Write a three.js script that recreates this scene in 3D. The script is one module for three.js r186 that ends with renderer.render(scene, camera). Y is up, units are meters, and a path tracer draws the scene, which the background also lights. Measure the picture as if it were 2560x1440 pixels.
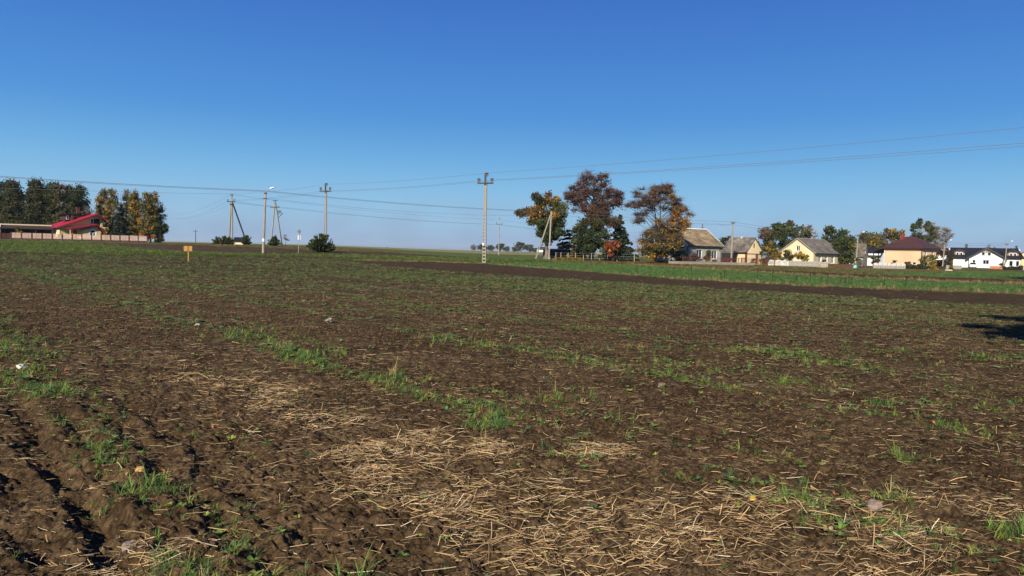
import * as THREE from 'three';
import { mergeGeometries } from 'three/addons/utils/BufferGeometryUtils.js';
import { createNoise2D } from 'simplex-noise';

// ---------------------------------------------------------------- camera, sky, sun, exposure
const EYE = 1.65;
const scene = new THREE.Scene();
const camera = new THREE.PerspectiveCamera(43.0, 16 / 9, 0.1, 6000);
camera.position.set(0, EYE, 0);
camera.rotation.order = 'YXZ';
camera.rotation.set(-0.0516, 0, 0.0220);

const EXPOSURE = 1.5;
const SUN_INTENSITY = 5;
const SUN_AZ = 20 * Math.PI / 180, SUN_EL = 27 * Math.PI / 180;          // behind the viewer, to the left
const sunDir = new THREE.Vector3(-Math.sin(SUN_AZ) * Math.cos(SUN_EL), Math.sin(SUN_EL), Math.cos(SUN_AZ) * Math.cos(SUN_EL));

function rngOf(seed) { let a = seed >>> 0; return () => { a = (a + 0x6D2B79F5) >>> 0; let t = a; t = Math.imul(t ^ (t >>> 15), t | 1); t ^= t + Math.imul(t ^ (t >>> 7), t | 61); return ((t ^ (t >>> 14)) >>> 0) / 4294967296; }; }
const { clamp, lerp } = THREE.MathUtils;
const ss = (a, b, x) => { const t = clamp((x - a) / (b - a), 0, 1); return t * t * (3 - 2 * t); };
const nA = createNoise2D(rngOf(11)), nB = createNoise2D(rngOf(12)), nC = createNoise2D(rngOf(13)), nD = createNoise2D(rngOf(14));
const lin = (c) => { c /= 255; return c <= 0.04045 ? c / 12.92 : ((c + 0.055) / 1.055) ** 2.4; };
const rgb = (r, g, b) => new THREE.Color().setRGB(lin(r), lin(g), lin(b));

{ // clear autumn sky: deep blue above, pale and slightly smoky near the horizon
  const W = 1024, H = 512, data = new Float32Array(W * H * 4);
  const stops = [[-90, 120, 130, 140], [-2, 150, 172, 196], [0, 158, 180, 206], [0.8, 156, 183, 213], [2, 155, 193, 222], [3.9, 142, 192, 228], [5.5, 125, 183, 227], [7, 110, 172, 224], [10, 86, 150, 217], [14.6, 72, 131, 208], [19, 63, 114, 196], [30, 50, 95, 175], [50, 36, 72, 145], [90, 28, 58, 122]];
  for (let j = 0; j < H; j++) {
    const el = ((j + 0.5) / H - 0.5) * 180;
    let k = 0; while (k < stops.length - 2 && el > stops[k + 1][0]) k++;
    const s0 = stops[k], s1 = stops[k + 1], t = clamp((el - s0[0]) / (s1[0] - s0[0]), 0, 1);
    for (let i = 0; i < W; i++) {
      const az = (i + 0.5) / W * Math.PI * 2, cx = Math.cos(az) * 9, cy = Math.sin(az) * 9;
      const haze = clamp(0.5 + 0.6 * nA(cx + el * 0.12, cy + el * 0.35) + 0.3 * nB(cx * 2.3, cy * 2.3 + el * 0.8), 0, 1) * ss(5.5, 0.6, el) * ss(-1, 0.2, el);
      const o = (j * W + i) * 4, mist = [146, 166, 196];
      for (let c = 0; c < 3; c++) data[o + c] = lerp(lin(lerp(s0[c + 1], s1[c + 1], t)), lin(mist[c]), haze * 0.42) / EXPOSURE;
      data[o + 3] = 1;
    }
  }
  const sky = new THREE.DataTexture(data, W, H, THREE.RGBAFormat, THREE.FloatType);
  sky.mapping = THREE.EquirectangularReflectionMapping; sky.magFilter = sky.minFilter = THREE.LinearFilter; sky.needsUpdate = true;
  scene.background = sky; scene.environment = sky;
}
const sun = new THREE.DirectionalLight(new THREE.Color().setRGB(1, 0.91, 0.76), SUN_INTENSITY);
sun.name = 'sun'; sun.position.copy(sunDir).multiplyScalar(400); sun.castShadow = true;
Object.assign(sun.shadow.camera, { left: -260, right: 260, top: 200, bottom: -200, near: 1, far: 1200 });
sun.shadow.mapSize.set(4096, 4096); scene.add(sun, sun.target);
const renderer = new THREE.WebGLRenderer({ antialias: true });
renderer.toneMapping = THREE.LinearToneMapping; renderer.toneMappingExposure = EXPOSURE;
renderer.shadowMap.enabled = true;
const FOG = 0.00008;
if (FOG > 0) scene.fog = new THREE.FogExp2(new THREE.Color().setRGB(0.80, 0.88, 1), FOG);

// ---------------------------------------------------------------- helpers
const taken = {};
const numbered = (n) => { const k = taken[n] = (taken[n] ?? -1) + 1; return k ? `${n}_${String(k).padStart(3, '0')}` : n; };
function tag(o, label, category, group, kind) { o.userData = { label, category }; if (group) o.userData.group = group; if (kind) o.userData.kind = kind; return o; }
function thing(name, label, category, [x, y, d], turn = 0, group) { const o = new THREE.Group(); o.name = numbered(name); o.position.set(x, y, -d); o.rotation.y = turn; scene.add(o); return tag(o, label, category, group); }
function part(name, geo, mat, parent) { const m = new THREE.Mesh(Array.isArray(geo) ? join(geo) : geo, mat); m.name = parent === scene ? numbered(name) : name; m.castShadow = m.receiveShadow = true; parent.add(m); return m; }
const join = (list) => list.length === 1 ? list[0] : mergeGeometries(list.map((g) => g.index ? g.toNonIndexed() : g));
function box(w, h, d, x = 0, y = 0, z = 0, rx = 0, ry = 0, rz = 0) { const g = new THREE.BoxGeometry(w, h, d); if (rx) g.rotateX(rx); if (ry) g.rotateY(ry); if (rz) g.rotateZ(rz); return g.translate(x, y, z); }
const UP = new THREE.Vector3(0, 1, 0), v3 = (x, y, z) => new THREE.Vector3(x, y, z);
function bar(a, b, r0, r1 = r0, sides = 6, open = true) { // tapered bar between two points
  const dir = b.clone().sub(a), len = dir.length(), g = new THREE.CylinderGeometry(r1, r0, len, sides, 1, open);
  g.applyQuaternion(new THREE.Quaternion().setFromUnitVectors(UP, dir.normalize()));
  return g.translate((a.x + b.x) / 2, (a.y + b.y) / 2, (a.z + b.z) / 2);
}
function beam(a, b, w, t = w) { const dir = b.clone().sub(a), len = dir.length(), g = new THREE.BoxGeometry(w, len, t); g.applyQuaternion(new THREE.Quaternion().setFromUnitVectors(UP, dir.normalize())); return g.translate((a.x + b.x) / 2, (a.y + b.y) / 2, (a.z + b.z) / 2); }
function extrude(pts, depth, holes = [], bevel = 0) {
  const s = new THREE.Shape(pts.map((p) => new THREE.Vector2(...p)));
  for (const h of holes) s.holes.push(h instanceof THREE.Path ? h : new THREE.Path(h.map((p) => new THREE.Vector2(...p))));
  return new THREE.ExtrudeGeometry(s, { depth, bevelEnabled: bevel > 0, bevelSize: bevel, bevelThickness: bevel, bevelSegments: 1, curveSegments: 12 });
}
const rect = (x0, y0, x1, y1) => [[x0, y0], [x1, y0], [x1, y1], [x0, y1]];

// textures: tileable value noise
function tileNoise(seed) { const N = 256, t = new Float32Array(N * N), r = rngOf(seed); for (let i = 0; i < N * N; i++) t[i] = r(); return (x, y, p) => { const xi = Math.floor(x), yi = Math.floor(y), fx = x - xi, fy = y - yi, u = fx * fx * (3 - 2 * fx), v = fy * fy * (3 - 2 * fy), X = ((xi % p) + p) % p, Y = ((yi % p) + p) % p, X1 = (X + 1) % p, Y1 = (Y + 1) % p; return lerp(lerp(t[Y * N + X], t[Y * N + X1], u), lerp(t[Y1 * N + X], t[Y1 * N + X1], u), v); }; }
function texture(size, fn, srgb = true, repeat = 1) { const d = new Uint8Array(size * size * 4); for (let j = 0; j < size; j++) for (let i = 0; i < size; i++) { const c = fn(i / size, j / size), o = (j * size + i) * 4; if (Array.isArray(c)) { d[o] = clamp(c[0], 0, 255); d[o + 1] = clamp(c[1], 0, 255); d[o + 2] = clamp(c[2], 0, 255); } else d[o] = d[o + 1] = d[o + 2] = clamp(c, 0, 255); d[o + 3] = 255; } const t = new THREE.DataTexture(d, size, size); t.wrapS = t.wrapT = THREE.RepeatWrapping; t.magFilter = THREE.LinearFilter; t.minFilter = THREE.LinearMipmapLinearFilter; t.generateMipmaps = true; if (srgb) t.colorSpace = THREE.SRGBColorSpace; t.repeat.set(repeat, repeat); t.needsUpdate = true; return t; }
const tn = tileNoise(5);
const fbm = (u, v, f0, oct) => { let s = 0, a = 0.5, f = f0, w = 0; for (let o = 0; o < oct; o++) { s += a * tn(u * f, v * f, Math.min(256, f)); w += a; a *= 0.6; f *= 2; } return s / w; };
const soilTex = texture(1024, (u, v) => { const a = fbm(u, v, 32, 4), b = fbm(u + 0.37, v + 0.11, 128, 2); return 200 + 170 * (a - 0.5) + 130 * (b - 0.5); });
const soilBump = texture(1024, (u, v) => { const a = fbm(u, v, 32, 4), b = fbm(u + 0.5, v + 0.2, 64, 3); return 255 * clamp(0.5 + 1.1 * (a - 0.5) + 0.7 * Math.abs(b - 0.5), 0, 1); }, false);
const plasterTex = texture(512, (u, v) => 236 + 34 * (fbm(u, v, 4, 6) - 0.5) + 18 * (fbm(u, v, 64, 2) - 0.5)); plasterTex.repeat.set(0.13, 0.13);
const roofTex = texture(512, (u, v) => { const a = fbm(u, v, 6, 5), m = fbm(u + 0.3, v + 0.7, 16, 3), l = Math.abs(((v * 6) % 1) - 0.5) > 0.47 ? -25 : 0, w = 10 * Math.sin(u * Math.PI * 2 * 48); return [205 + 150 * (a - 0.5) + 80 * (m - 0.5) + l + w, 201 + 145 * (a - 0.5) + 80 * (m - 0.5) + l + w, 192 + 125 * (a - 0.5) + 60 * (m - 0.5) + l + w]; });
const concreteTex = texture(512, (u, v) => 218 + 90 * (fbm(u, v, 8, 5) - 0.5) + 40 * (fbm(u, v, 128, 1) - 0.5));
const woodTex = texture(512, (u, v) => 205 + 100 * (tn(u * 64, v * 4, 64) - 0.5) + 60 * (fbm(u, v, 16, 3) - 0.5));
const cl = (t, r) => { const c = t.clone(); c.repeat.set(r, r); c.needsUpdate = true; return c; };
const std = (color, roughness = 0.9, extra = {}) => new THREE.MeshStandardMaterial({ color, roughness, ...extra });

// ---------------------------------------------------------------- terrain: x to the right, d straight ahead, in metres
function terrain(x, d) {
  const r = Math.hypot(x, d), t = d > 1 ? x / d : (x < 0 ? -3 : 3);
  return 1.55 * ss(70, 165, r) * ss(0, -0.3, t) - 0.7 * ss(90, 220, r) * ss(0.15, 0.5, t) + 0.7 * ss(200, 450, r) - 12 * ss(450, 2500, r);
}
const curve = (pts) => (x) => { if (x <= pts[0][0]) return pts[0][1]; for (let i = 1; i < pts.length; i++) if (x <= pts[i][0]) return lerp(pts[i - 1][1], pts[i][1], (x - pts[i - 1][0]) / (pts[i][0] - pts[i - 1][0])); return pts[pts.length - 1][1]; };
const darkNear = curve([[-19, 82], [-14.6, 72], [-9.4, 62], [-3.7, 52.7], [0.6, 45.8], [5, 41.6], [8.8, 37], [13.8, 31], [18.5, 27], [30, 21], [60, 12]]);
const darkFar = curve([[-19, 81], [-15, 84], [-10, 87], [-3.3, 84], [4.3, 65], [10.7, 48], [17.3, 40], [22.2, 38], [26, 36.5], [60, 30]]);
const cropFar = curve([[-6, 84], [-3, 95], [1.3, 107], [10, 112], [14, 108], [20.4, 88], [24.6, 72], [27.5, 62], [31.3, 56], [36.4, 52], [60, 44]]);
const brownFar = curve([[24, 74], [28.6, 86], [32.6, 80], [35, 70], [41.4, 67], [46, 65], [70, 58]]);
const vergeNear = curve([[-120, 62], [-51.6, 73.8], [-46, 77.5], [-38.7, 81], [-30.4, 87.5], [-18.4, 90], [-4.1, 96], [10, 110]]);
const vergeFar = curve([[-120, 67], [-55, 79], [-49.5, 84], [-42, 88], [-32.8, 95.5], [-21.3, 103], [-5.6, 124], [6, 132]]);
const ploughLeft = curve([[96, -34.5], [99, -47], [108, -57], [124, -72], [135, -80]]);   // x of its left edge for a given d
const ploughFar = curve([[-72, 124], [-63, 130], [-50, 128], [-44, 130], [-34, 121], [-29, 121], [-21, 138], [0, 150]]);

const ROWS = [[1.5, 0.42, 1.0], [5.7, 0.4, 1.25], [6.8, 0.25, 0.6], [10.1, 0.4, 0.72], [11.6, 0.5, 0.42], [14.4, 0.55, 0.5], [18.6, 0.7, 0.4], [23, 0.8, 0.45], [28, 1.9, 0.75], [33, 1.2, 0.5], [-3, 0.6, 0.8], [38, 1.4, 0.5], [44, 2, 0.5], [-8, 0.8, 0.7], [-14, 1, 0.6]];
function weedCover(x, d) {           // 0..1, how much green grows between the clods of the near field
  const u = x + 0.82 * d + 0.35 * nA(x * 0.25, d * 0.25);
  let w = 0;
  for (const [c, s, a] of ROWS) { const e = (u - c) / s; if (Math.abs(e) < 3) w += a * Math.exp(-e * e) * clamp(0.62 + 0.75 * nB(x * 0.55 + c, d * 0.55), 0.12, 1.2) * lerp(1, 1.9, ss(10, 20, d)); }
  const patch = ss(0.15, 0.8, nC(x * 0.33, d * 0.33) * 0.6 + nD(x * 0.11 + 7, d * 0.11) * 0.6);
  w += patch * lerp(0.25, 0.4, ss(6, 22, d));
  w += ss(12, 34, d) * clamp(0.10 + 0.22 * nD(x * 0.08, d * 0.06) + 0.2 * nA(x * 0.4, d * 0.2), 0, 1);
  w += 0.22 * ss(2.5, 7, x) * ss(5, 8, d) * ss(0.1, 0.6, nA(x * 0.7, d * 0.7) + 0.3);
  return clamp(w, 0, 1);
}
function strawCover(x, d) {
  const u = x + 0.82 * d;
  let s = 0.14 + 0.22 * ss(-0.1, 0.7, nB(x * 0.9, d * 0.9)) * ss(10, 5, d) + 0.1 * ss(5, 3.6, d);
  s += 0.95 * Math.exp(-(((u - 3.75) / 0.75) ** 2)) * ss(11.5, 8, d) * clamp(0.55 + 0.8 * nC(x * 1.1, d * 1.1), 0, 1.2);
  s += 0.8 * ss(5.7, 4.6, d) * ss(2.6, 3.2, u) * ss(9.5, 6.8, u) * clamp(0.5 + 0.85 * nD(x * 1.3, d * 1.3 + 4), 0, 1.1);
  s += 0.65 * Math.exp(-(((x + 1.9) / 0.5) ** 2 + ((d - 3.62) / 0.3) ** 2));
  s += 0.5 * Math.exp(-(((x - 0.75) / 0.35) ** 2 + ((d - 5.95) / 0.3) ** 2));
  s *= lerp(0.6, 1, clamp(ss(2.2, 3, u) + 0.8 * ss(5.5, 3.8, d), 0, 1));
  s *= lerp(1, 0.35, ss(6.2, 9, d) * ss(5, 6.5, u));
  return clamp(s, 0, 1);
}
// what lies at (x, d): colour, how cloddy, which cover
const soilDark = [0.044, 0.031, 0.0215], soilDry = [0.088, 0.065, 0.047];
function zone(x, d) {
  const j = 1.1 * nA(x * 0.5, d * 0.5) + 0.6 * nB(x * 1.7, d * 1.7), jj = j * clamp(d / 40, 0.4, 2);
  const dn = darkNear(x), df = darkFar(x), cf = cropFar(x), D = d + jj;
  if (d > 60 && D > vergeNear(x) && x < 6) {
    if (D < vergeFar(x)) return { kind: 'verge' };
    if (x < ploughLeft(d) + jj && d < 175) return { kind: 'leftgreen' };
    if (D < ploughFar(x)) return { kind: 'ploughed' };
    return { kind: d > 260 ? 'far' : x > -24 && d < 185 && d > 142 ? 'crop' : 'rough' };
  }
  if (D < Math.min(dn, df) || (x < -18)) return { kind: 'field' };
  if (D < df) return { kind: 'tilled' };
  if (D < df + 1.6) return { kind: 'dry' };
  if (D < cf) return { kind: 'crop' };
  if (x > 17 && D < cf + lerp(7, 3, ss(20, 36, x))) return { kind: 'dry' };
  if (x > 24 && D < brownFar(x) && D > cf + 2) return { kind: 'tilled' };
  if (x > 40 && d < 150 && D > lerp(76, 108, ss(46, 88, x)) - 6 && D < lerp(78, 122, ss(46, 88, x)) + 12 && x / d < 0.75) return { kind: 'crop' };
  if (x > 20 && d < 190) return { kind: 'meadow' };
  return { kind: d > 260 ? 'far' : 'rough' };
}
const GROUND = { // base colours: [mean, variation colour]
  field: [[0.046, 0.0292, 0.0165], [0.084, 0.0545, 0.0315]], tilled: [[0.048, 0.0310, 0.0180], [0.074, 0.049, 0.0285]], ploughed: [[0.060, 0.0395, 0.0255], [0.088, 0.060, 0.041]],
  crop: [[0.076, 0.128, 0.032], [0.090, 0.144, 0.040]], dry: [[0.150, 0.105, 0.048], [0.090, 0.072, 0.028]], meadow: [[0.088, 0.084, 0.024], [0.120, 0.098, 0.036]],
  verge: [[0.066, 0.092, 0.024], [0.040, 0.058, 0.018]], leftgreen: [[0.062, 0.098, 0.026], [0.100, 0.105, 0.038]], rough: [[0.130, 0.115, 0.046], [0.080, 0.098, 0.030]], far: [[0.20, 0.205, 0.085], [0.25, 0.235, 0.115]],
};
const weedGreen = [0.078, 0.098, 0.024], strawTan = [0.150, 0.104, 0.055];
function groundColor(x, d, r, out) {
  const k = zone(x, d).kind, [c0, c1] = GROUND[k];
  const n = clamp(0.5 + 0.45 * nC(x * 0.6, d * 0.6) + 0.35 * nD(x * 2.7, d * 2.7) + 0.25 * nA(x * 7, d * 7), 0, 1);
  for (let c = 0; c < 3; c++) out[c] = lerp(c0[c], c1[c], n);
  if (k === 'field') {
    const f = ss(9, 30, d), w = weedCover(x, d) * f * clamp(0.5 + 0.8 * nB(x * 3.1, d * 3.1), 0, 1), s = 0.45 * clamp(nA(x * 1.9 + 9, d * 1.9), 0, 1) * ss(8, 24, d);
    for (let c = 0; c < 3; c++) { out[c] = lerp(out[c], weedGreen[c], w * 0.6); out[c] = lerp(out[c], strawTan[c], s * 0.55); }
  } else if (k === 'tilled' || k === 'ploughed') {
    const s = 0.6 * ss(0.45, 0.9, nA(x * 1.3 + 3, d * 0.7));
    for (let c = 0; c < 3; c++) out[c] = lerp(out[c], strawTan[c], s * 0.35);
  }
  return k;
}
const ROUGH = { field: 1, tilled: 1.5, ploughed: 2.6, crop: 0.7, dry: 1.8, meadow: 1.2, verge: 2.4, leftgreen: 2.6, rough: 2, far: 1 };
function relief(x, d, k, cell) {
  const on = (wave) => clamp(wave / (cell * 2.2) - 0.6, 0, 1);
  const u = x + 0.82 * d, amp = ROUGH[k] ?? 1;
  let h = 0.02 * nA(x * 0.8, d * 0.8) * amp;
  h += 0.020 * nB(x * 2.6, d * 2.6) * amp * on(0.38);
  if (cell < 0.11) { const c = nC(x * 6.5, d * 6.5); h += 0.020 * (Math.abs(c) * 1.6 - 0.5) * amp * on(0.15); }
  if (cell < 0.05) { h += 0.011 * nD(x * 15, d * 15) * on(0.066); h += 0.006 * nA(x * 33 + 4, d * 33) * on(0.03); }
  if (k === 'field' && d < 45) {
    const wob = u + 0.09 * nB(x * 0.9, d * 0.9) + 0.04 * nA(x * 3, d * 3), left = ss(3.1, 1.9, u) * ss(11, 5.5, d), rough = clamp(0.55 + 0.75 * nD(x * 1.5, d * 1.5), 0.05, 1.25);
    const fur = Math.cos(wob * Math.PI * 2 / 0.40);
    h += 0.034 * left * rough * (fur > 0 ? fur ** 1.5 : -((-fur) ** 0.8)) * on(0.4);
    h += 0.010 * (1 - left) * Math.cos(wob * Math.PI * 2 / 0.31) * on(0.31) * rough;
    h -= 0.05 * left * Math.exp(-(((u - 1.05) / 0.12) ** 2)) * rough;
    h += 0.05 * Math.exp(-(((u - 1.45) / 0.35) ** 2)) * ss(24, 10, d) * clamp(0.5 + 0.7 * nA(x, d), 0, 1);
    h += 0.035 * Math.exp(-(((u - 5.8) / 0.5) ** 2)) * ss(30, 14, d) * clamp(0.5 + 0.7 * nA(x, d), 0, 1);
  }
  if (k === 'verge') h += 0.22 * ss(0, 1, 0.5 + 0.5 * nA(x * 0.3, d * 0.3));
  if (k === 'ploughed') h += 0.05 * nD(x * 1.6, d * 1.6);
  return h;
}
const ground = (x, d) => terrain(x, d) + (d > 0 && Math.hypot(x, d) < 130 ? relief(x, d, zone(x, d).kind, Math.hypot(x, d) * 0.0022) : 0);
const flat = (x, d) => terrain(x, d);

{ // one sheet: rings about the viewpoint, fine ahead, coarse behind
  const ang = []; for (let a = -44; a < 44; a += 0.125) ang.push(a); for (let a = 44; a < 316; a += 3.4) ang.push(a);
  const rad = [0.8, 1.3, 1.8, 2.2, 2.5]; let r = 2.5; while (r < 3200) { r *= 1 + clamp(0.0030 * r / 4, 0.0024, r < 300 ? 0.022 : 0.06); rad.push(r); }
  const nAg = ang.length, nR = rad.length, pos = new Float32Array((nAg * nR + 1) * 3), col = new Float32Array(pos.length), uv = new Float32Array((nAg * nR + 1) * 2), idx = [], c = [0, 0, 0];
  for (let i = 0; i < nR; i++) for (let j = 0; j < nAg; j++) {
    const a = ang[j] * Math.PI / 180, rr = rad[i], x = rr * Math.sin(a), d = rr * Math.cos(a), o = i * nAg + j, ahead = ang[j] < 44.1;
    const cell = ahead ? Math.max(rr * 0.0022, 0.4 * (rad[i] - rad[Math.max(0, i - 1)])) : rr * 0.06;
    const k = groundColor(x, d, rr, c);
    pos[o * 3] = x; pos[o * 3 + 1] = terrain(x, d) + (rr < 260 ? relief(x, d, k, cell) : 0); pos[o * 3 + 2] = -d;
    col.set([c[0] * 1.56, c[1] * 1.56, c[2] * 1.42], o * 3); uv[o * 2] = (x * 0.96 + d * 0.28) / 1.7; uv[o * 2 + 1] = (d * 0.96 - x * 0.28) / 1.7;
  }
  const last = nAg * nR; col.set([0.06, 0.045, 0.03], last * 3);
  for (let j = 0; j < nAg; j++) { const j1 = (j + 1) % nAg; idx.push(last, j, j1); for (let i = 0; i < nR - 1; i++) { const a = i * nAg + j, b = i * nAg + j1; idx.push(a, a + nAg, b, b, a + nAg, b + nAg); } }
  // counter-clockwise seen from above
  for (let t = 0; t < idx.length; t += 3) { const s = idx[t + 1]; idx[t + 1] = idx[t + 2]; idx[t + 2] = s; }
  const g = new THREE.BufferGeometry(); g.setAttribute('position', new THREE.BufferAttribute(pos, 3)); g.setAttribute('color', new THREE.BufferAttribute(col, 3)); g.setAttribute('uv', new THREE.BufferAttribute(uv, 2)); g.setIndex(new THREE.BufferAttribute(new Uint32Array(idx), 1)); g.computeVertexNormals();
  if (g.attributes.normal.getY(nAg * 20) < 0) throw new Error('ground winding');
  const m = part('ground', g, new THREE.MeshPhysicalMaterial({ vertexColors: true, map: soilTex, bumpMap: soilBump, bumpScale: 0.014, roughness: 1, specularIntensity: 0.08 }), scene);
  m.userData = { kind: 'structure', label: 'flat ploughed field with brown soil reaching to the horizon', category: 'ground' };
}

// ---------------------------------------------------------------- shared materials
const M = {
  concrete: std(rgb(150, 142, 128), 0.95, { map: cl(concreteTex, 1) }), concreteLight: std(rgb(162, 153, 138), 0.95, { map: cl(concreteTex, 1) }),
  steelDark: std(rgb(52, 50, 50), 0.6, { metalness: 0.4 }), galv: std(rgb(150, 152, 152), 0.5, { metalness: 0.6 }), insulator: std(rgb(70, 50, 42), 0.35), cable: std(rgb(96, 98, 104), 0.7),
  white: std(rgb(225, 225, 222), 0.7), whitePvc: std(rgb(235, 236, 236), 0.45), glass: new THREE.MeshPhysicalMaterial({ color: rgb(20, 24, 28), roughness: 0.06, metalness: 0, specularIntensity: 1 }),
  dark: std(rgb(30, 27, 25), 0.9), yellowWall: std(rgb(226, 200, 142), 0.95, { map: plasterTex }), greyWall: std(rgb(168, 165, 158), 0.95, { map: cl(plasterTex, 0.17) }), creamWall: std(rgb(226, 208, 166), 0.95, { map: plasterTex }), peachWall: std(rgb(228, 190, 152), 0.95, { map: plasterTex }),
  creamWallShaded: std(rgb(205, 192, 158), 0.95, { map: plasterTex }), whiteWall: std(rgb(226, 226, 224), 0.95, { map: plasterTex }), greyGable: std(rgb(140, 132, 122), 0.95, { map: plasterTex }),
  redRoof: std(rgb(158, 34, 48), 0.5), redDark: std(rgb(104, 22, 32), 0.6), sheetRoof: std(rgb(160, 142, 114), 0.95, { map: cl(roofTex, 0.22) }), sheetRoofGrey: std(rgb(128, 122, 116), 0.95, { map: cl(roofTex, 0.22) }), sheetRoofDark: std(rgb(116, 108, 100), 0.95, { map: cl(roofTex, 0.22) }),
  brownRoof: std(rgb(70, 42, 40), 0.6), brownRoofDark: std(rgb(46, 30, 30), 0.7), blackRoof: std(rgb(26, 27, 33), 0.55), brick: std(rgb(136, 58, 44), 0.9, { map: cl(concreteTex, 2) }), brickBrown: std(rgb(92, 48, 38), 0.9, { map: cl(concreteTex, 2) }),
  wood: std(rgb(104, 74, 52), 0.85, { map: woodTex }), woodDark: std(rgb(62, 44, 36), 0.85, { map: woodTex }), woodYellow: std(rgb(205, 150, 72), 0.8, { map: woodTex }), fencePink: std(rgb(222, 190, 172), 0.95, { map: cl(concreteTex, 1) }), fenceBrown: std(rgb(76, 48, 44), 0.9),
  rust: std(rgb(122, 52, 42), 0.8, { map: cl(concreteTex, 2) }), bark: std(rgb(74, 64, 56), 1, { map: woodTex }), barkPale: std(rgb(140, 128, 112), 1, { map: woodTex }), barkDark: std(rgb(52, 42, 38), 1, { map: woodTex }),
};
const leafMat = new THREE.MeshPhysicalMaterial({ vertexColors: true, roughness: 0.85, transmission: 0.22, thickness: 0, side: THREE.DoubleSide, specularIntensity: 0.25 });
const twigMat = std(rgb(86, 70, 66), 1), twigPale = std(rgb(132, 120, 112), 1);
const bladeMat = new THREE.MeshPhysicalMaterial({ vertexColors: false, roughness: 0.7, transmission: 0.25, thickness: 0, side: THREE.DoubleSide, specularIntensity: 0.35 });
const strawMat = std(new THREE.Color(1, 1, 1), 0.7, { side: THREE.DoubleSide });

// ---------------------------------------------------------------- left: house with the long red roof
// a wall panel standing on local y = 0 with openings; its outer face looks along +z of its own axes
function wall(parent, mat, pts, holes, w, place) { const g = extrude(pts, w, holes); g.translate(0, 0, -w); if (place) g.applyMatrix4(place); return part('wall', g, mat, parent); }
const mat4 = (x, y, z, ry = 0) => new THREE.Matrix4().makeRotationY(ry).setPosition(x, y, z);
function windowUnit(parent, x0, y0, x1, y1, place, { frame = M.whitePvc, depth = 0.12, bars = 1, sill = M.whitePvc, label, f = 0.08 } = {}) {
  const w = x1 - x0, h = y1 - y0, at = (g) => g.applyMatrix4(place), n = part('window', at(extrude(rect(x0, y0, x1, y1), 0.07, [rect(x0 + f, y0 + f, x1 - f, y1 - f)]).translate(0, 0, -depth)), frame, parent);
  if (label) n.userData.label = label;
  const step = (w - 2 * f + 0.05) / (bars + 1);
  for (let k = 0; k <= bars; k++) part('pane', at(box(step - 0.06, h - 2 * f, 0.02, x0 + f + step * k + (step - 0.05) / 2, (y0 + y1) / 2, -depth + 0.03)), M.glass, n);
  for (let k = 1; k <= bars; k++) part('mullion', at(box(0.07, h - 2 * f, 0.06, x0 + f + step * k - 0.025, (y0 + y1) / 2, -depth + 0.035)), frame, n);
  if (sill) part('sill', at(box(w + 0.16, 0.05, 0.2 + depth, (x0 + x1) / 2, y0 - 0.028, 0.1 - depth / 2)), sill, n);
  return n;
}
function doorUnit(parent, x0, y0, x1, y1, place, mat, depth = 0.1) { const d = part('door', box(x1 - x0, y1 - y0, 0.06, (x0 + x1) / 2, (y0 + y1) / 2, -depth).applyMatrix4(place), mat, parent); part('handle', box(0.12, 0.03, 0.05, x1 - 0.15, (y0 + y1) / 2, -depth + 0.055).applyMatrix4(place), M.galv, d); return d; }
// roof slope as a slab: a,b along the eave, c,d along the ridge
function slab(a, b, c, d, t = 0.12) { const n = new THREE.Vector3().crossVectors(b.clone().sub(a), d.clone().sub(a)).normalize().multiplyScalar(t), q = [a, b, c, d, a.clone().add(n), b.clone().add(n), c.clone().add(n), d.clone().add(n)], f = [[4, 5, 6, 7], [3, 2, 1, 0], [0, 1, 5, 4], [1, 2, 6, 5], [2, 3, 7, 6], [3, 0, 4, 7]], pos = [], uv = [];
  const ex = b.clone().sub(a).normalize(), ey = d.clone().sub(a).normalize();
  for (const k of f) for (const i of [0, 1, 2, 0, 2, 3]) { const p = q[k[i]]; pos.push(p.x, p.y, p.z); const r = p.clone().sub(a); uv.push(r.dot(ex), r.dot(ey)); }
  const g = new THREE.BufferGeometry(); g.setAttribute('position', new THREE.Float32BufferAttribute(pos, 3)); g.setAttribute('uv', new THREE.Float32BufferAttribute(uv, 2)); g.computeVertexNormals(); return g; }

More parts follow.
